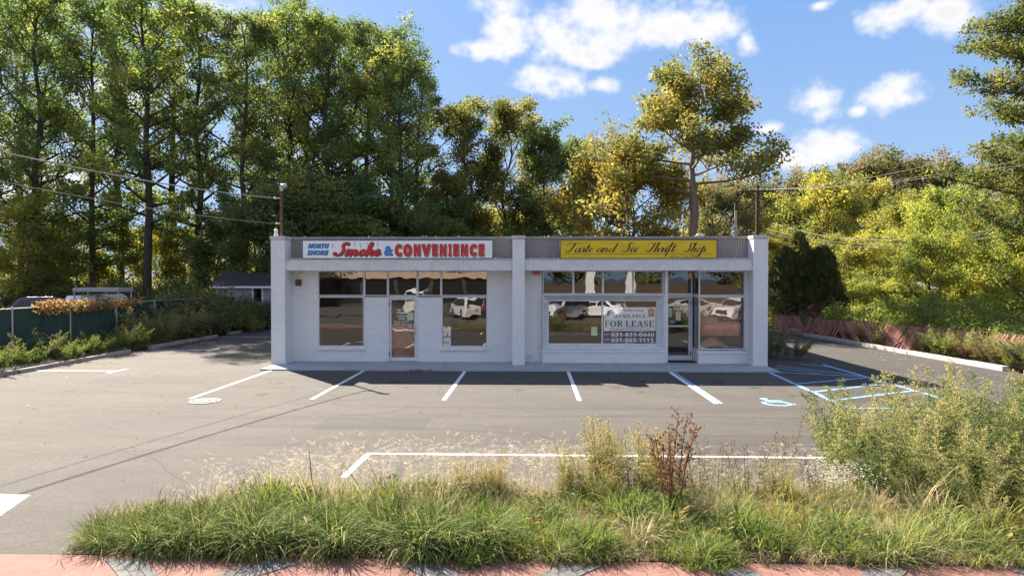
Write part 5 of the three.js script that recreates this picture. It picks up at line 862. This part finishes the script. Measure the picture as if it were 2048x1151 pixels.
// ---------------------------------------------------------------- the grass verge
{
  const r = random(501), soilShape = [[-5.15, -7.24], [-5.05, -7.9], [-4.6, -8.7], [-3.4, -9.2], [-1, -9.45], [4, -9.6], [6, -11.6], [9.8, -12], [9.8, -7.24]];
  structure('verge_soil', flat(soilShape, 0.016), M.soil);
  const back = (x) => { const k = [[-5.35, -7.3], [-5.2, -7.9], [-4.6, -8.7], [-3.4, -9.2], [-1, -9.45], [4, -9.6], [6, -11.3], [9.8, -11.8]]; for (let i = 1; i < k.length; i++) if (x < k[i][0]) return lerp(k[i - 1][1], k[i][1], (x - k[i - 1][0]) / (k[i][0] - k[i - 1][0])); return -11.8; };
  const tuft = (seed, n, h, lean, wid, pal, spread) => { const q = random(seed), L = new Leaves(); for (let i = 0; i < n; i++) { const a = q() * 6.283, d = spread * Math.sqrt(q()); L.blade(Math.cos(a) * d, 0, Math.sin(a) * d, a + (q() - 0.5) * 2.4, h * (0.5 + 0.75 * q()), lean * (0.35 + 0.9 * q()), wid * (0.7 + 0.6 * q()), vary(pick(pal, q()), q, 0.45)); } return L.geometry(); };
  const GR = [[0.07, 0.13, 0.018], [0.14, 0.21, 0.03], [0.25, 0.29, 0.045]], GY = [[0.16, 0.2, 0.03], [0.3, 0.29, 0.05], [0.44, 0.37, 0.09]], SG = [[0.1, 0.15, 0.035], [0.2, 0.24, 0.06], [0.38, 0.36, 0.14]];
  const kinds = [tuft(511, 20, 0.36, 1.5, 0.012, GR, 0.09), tuft(512, 18, 0.38, 1.8, 0.011, GY, 0.09), tuft(513, 18, 0.5, 2.4, 0.009, SG, 0.1), tuft(514, 20, 0.36, 1.6, 0.006, STRAW, 0.1), tuft(515, 34, 0.66, 2.3, 0.011, [[0.045, 0.095, 0.012], [0.08, 0.15, 0.018], [0.13, 0.2, 0.025], [0.24, 0.28, 0.045], [0.46, 0.43, 0.24]], 0.1)];
  const put = kinds.map(() => []);
  const m4 = new THREE.Matrix4(), q4 = new THREE.Quaternion(), e4 = new THREE.Euler();
  const place = (k, x, z, s, tiltX = 0, tiltZ = 0) => { e4.set(tiltX, r() * 6.283, tiltZ); q4.setFromEuler(e4); put[k].push(m4.compose(V(x, 0.012, z), q4, V(s, s * (0.85 + 0.3 * r()), s)).clone()); };
  const yq = new THREE.Quaternion(), ax = new THREE.Vector3(), UPV = V(0, 1, 0);
  const leaning = (k, x, z, s, ox, oz, tilt) => { ax.set(oz, 0, -ox); if (ax.lengthSq() < 1e-6) ax.set(1, 0, 0); q4.setFromAxisAngle(ax.normalize(), tilt); yq.setFromAxisAngle(UPV, r() * 6.283); q4.multiply(yq); put[k].push(m4.compose(V(x, 0.012, z), q4, V(s, s * (0.85 + 0.3 * r()), s)).clone()); };
  const kindAt = (x, z, t) => { const n = noise2(x * 0.7, z * 0.9), dry = t * 0.8 + n * 0.55 + (r() - 0.5) * 0.35 + 0.1 * smooth(-1.5, 2, x); return dry > 0.7 ? 3 : dry > 0.45 ? (r() < 0.5 ? 1 : 2) : n > 0.1 ? 0 : r() < 0.3 ? 2 : r() < 0.6 ? 0 : 1; };
  for (let c = 0; c < 330; c++) {
    const cx = lerp(-5.15, 9.4, r()), zb = back(cx), t = r(), cz = lerp(-7.3 + noise2(cx * 0.9, 3) * 0.16, zb, t); if (cx > 6.4 && t > 0.7) continue;
    const rad = 0.1 + 0.26 * r(), size = lerp(0.6, 1, smooth(-5.4, -3.9, cx)) * (0.6 + 0.85 * r() * r() + 0.25 * noise2(cx * 0.8, cz)), k0 = kindAt(cx, cz, t), wind = (r() - 0.5) * 0.5, n = 10 + rad * 70 * r();
    for (let i = 0; i < n; i++) { const a = r() * 6.283, d = Math.sqrt(r()), ox = Math.cos(a) * d, oz = Math.sin(a) * d; leaning(r() < 0.7 ? k0 : kindAt(cx, cz, t), cx + ox * rad, cz + oz * rad, size * (1.15 - 0.45 * d) * (0.8 + 0.4 * r()), ox + wind, oz, 0.1 + 0.55 * d * r()); }
  }
  for (let i = 0; i < 3000; i++) {
    const x = lerp(-5.1, 9.6, r()), zb = back(x), t = r(), z = lerp(-7.28 + noise2(x * 0.9, 3) * 0.16 + noise2(x * 3, 8) * 0.07, zb, t); if ((x > 6.2 && t > 0.7) || noise2(x * 2.2, z * 2.6 + 50) < -0.5 + r() * 0.3) continue;
    place(kindAt(x, z, t), x, z, lerp(0.6, 0.9, smooth(-5.5, -3.8, x)) * (0.4 + 0.5 * r()));
  }
  // flat matted dead blades on the soil
  { const L = new Leaves(); for (let i = 0; i < 2600; i++) { const x = lerp(-5.1, 9.4, r()), z = lerp(-7.1, back(x), Math.pow(r(), 1.6)); L.blade(x, 0.02 + r() * 0.05, z, r() * 6.283, 0.1 + r() * 0.25, 2.6, 0.007, vary(pick([[0.16, 0.1, 0.05], [0.3, 0.22, 0.12], [0.42, 0.34, 0.2]], r()), r, 0.4), 3); } const m = part(scene, 'dead_grass', L.geometry(), grassMat); tag(m, 'matted dead grass at the foot of the verge', 'grass', null, 'stuff'); }
  // broad-leaved weeds in the sward
  { const q = random(571), L = new Leaves(); for (let c = 0; c < 150; c++) { const x = lerp(-4.6, 6.2, q()), z = lerp(-7.4, back(x), q()), h = 0.12 + 0.22 * q(), col = pick([[0.08, 0.13, 0.03], [0.16, 0.2, 0.05], [0.3, 0.24, 0.07], [0.3, 0.16, 0.07]], q()); for (let i = 0; i < 16; i++) { const a = q() * 6.283, e = q(); L.leaf(x + Math.cos(a) * 0.05, h * e + 0.03, z + Math.sin(a) * 0.05, V(Math.cos(a), 0.55, Math.sin(a)).normalize(), V(0, 1, 0).addScaledVector(unit(q), 0.4).normalize(), 0.06 + 0.08 * q(), 0.03 + 0.02 * q(), vary(col, q, 0.5)); } } tag(single('broadleaf_weeds', L.geometry(), leafMat, 'small broad leaved weeds scattered through the grass', 'weeds'), null, null, null, 'stuff'); }
  for (let i = 0; i < 520; i++) { const x = lerp(-5.1, -0.3, Math.pow(r(), 0.8)), z = -7.3 - r() * 0.55 + noise2(x * 1.6, 5) * 0.14; if (noise2(x * 2.4, 30) + 0.3 * noise2(x * 7, z * 7) < -0.15) continue; place(4, x, z, 0.55 + 0.5 * r() * smooth(-5.4, -3, x), 0.12 + r() * 0.2, 0); }
  for (let i = 0; i < 160; i++) place(r() < 0.5 ? 3 : 2, lerp(-0.5, 6, r()), -7.22 - r() * 0.25, 0.35 + 0.35 * r(), 0.3, 0);
  const grass = new THREE.Group(); grass.name = 'grass'; scene.add(grass); tag(grass, 'long unmown grass on the verge along the red pavement', 'grass', null, 'stuff');
  kinds.forEach((g, k) => { const im = new THREE.InstancedMesh(g, grassMat, put[k].length); im.name = 'grass_tuft'; im.userData.kind = 'stuff'; put[k].forEach((m, i) => im.setMatrixAt(i, m)); grass.add(im); });
  // fine seed stalks above it
  const seedStalk = (seed, h) => { const q = random(seed), L = new Leaves(); for (let s = 0; s < 5; s++) { const a = q() * 6.283, d = 0.1 * q(), hh = h * (0.7 + 0.5 * q()), x = Math.cos(a) * d, z = Math.sin(a) * d, az = q() * 6.283, ln = 0.5 + 0.5 * q(); L.blade(x, 0, z, az, hh, ln, 0.0035, vary([0.5, 0.43, 0.3], q, 0.3), 5); const tx = x + Math.cos(az) * hh * 0.36 * ln, tz = z + Math.sin(az) * hh * 0.36 * ln, ty = hh * (1 - 0.14 * ln); for (let k = 0; k < 22; k++) { const e = k / 22; L.leaf(tx + (q() - 0.5) * 0.03 + Math.cos(az) * e * 0.1, ty - 0.06 + e * 0.08 - e * e * 0.06 + (q() - 0.5) * 0.02, tz + (q() - 0.5) * 0.03 + Math.sin(az) * e * 0.1, unit(q), unit(q), 0.016, 0.005, vary([0.6, 0.53, 0.42], q, 0.3)); } } return L.geometry(); };
  const stalks = new THREE.Group(); stalks.name = 'seed_stalks'; scene.add(stalks); tag(stalks, 'pale dry seed stalks standing above the back of the grass', 'grass', null, 'stuff');
  [seedStalk(521, 0.62), seedStalk(522, 0.75), seedStalk(523, 0.5)].forEach((g, k) => { const list = []; for (let i = 0; i < 110; i++) { const x = k === 1 ? lerp(-3.4, 0.6, r()) : lerp(-4.4, 4.6, r()), zb = back(x), z = lerp(zb - 0.05, zb + 0.9, r() * r()), s = 0.7 + 0.5 * r(); list.push(m4.compose(V(x, 0.01, z), q4.setFromEuler(e4.set(0, r() * 6.283, 0)), V(s, s, s)).clone()); } const im = new THREE.InstancedMesh(g, grassMat, list.length); im.name = 'seed_stalk'; im.userData.kind = 'stuff'; list.forEach((m, i) => im.setMatrixAt(i, m)); stalks.add(im); });
  // litter of fallen leaves on the asphalt
  const L = new Leaves(); for (let i = 0; i < 900; i++) { const e = r(), x = e < 0.5 ? lerp(-16, 15, r()) : e < 0.75 ? 14.6 - r() * 2 : -16.1 + r() * 1.6, z = lerp(-10.5, -36, Math.pow(r(), 0.8)); if (x > -9.2 && x < 8.2 && z < -22) continue; L.leaf(x, 0.008 + r() * 0.015, z, V(Math.cos(i), 0.1, Math.sin(i)).normalize(), V((r() - 0.5) * 0.6, 1, (r() - 0.5) * 0.6).normalize(), 0.05 + r() * 0.04, 0.04, vary(pick([[0.2, 0.11, 0.05], [0.45, 0.32, 0.16], [0.6, 0.52, 0.4]], r()), r, 0.3), 0.3); }
  tag(single('fallen_leaves', L.geometry(), leafMat, 'scattered fallen leaves on the asphalt', 'leaves'), null, null, null, 'stuff');
  const T = new Leaves(); for (let i = 0; i < 60; i++) T.blade(-4.0 + r() * 0.7, 0.0, -22.12 - r() * 0.05, r() * 6.283, 0.06 + r() * 0.1, 1.2, 0.012, vary([0.1, 0.14, 0.03], r, 0.5)); tag(single('weed_tuft', T.geometry(), grassMat, 'small weed tuft at the edge of the storefront walk', 'plant'), null, null, null, 'stuff');
}
console.log('grass');
scene.traverse((o) => { if (o.isMesh) { o.castShadow = true; o.receiveShadow = true; } });
renderer.render(scene, camera);
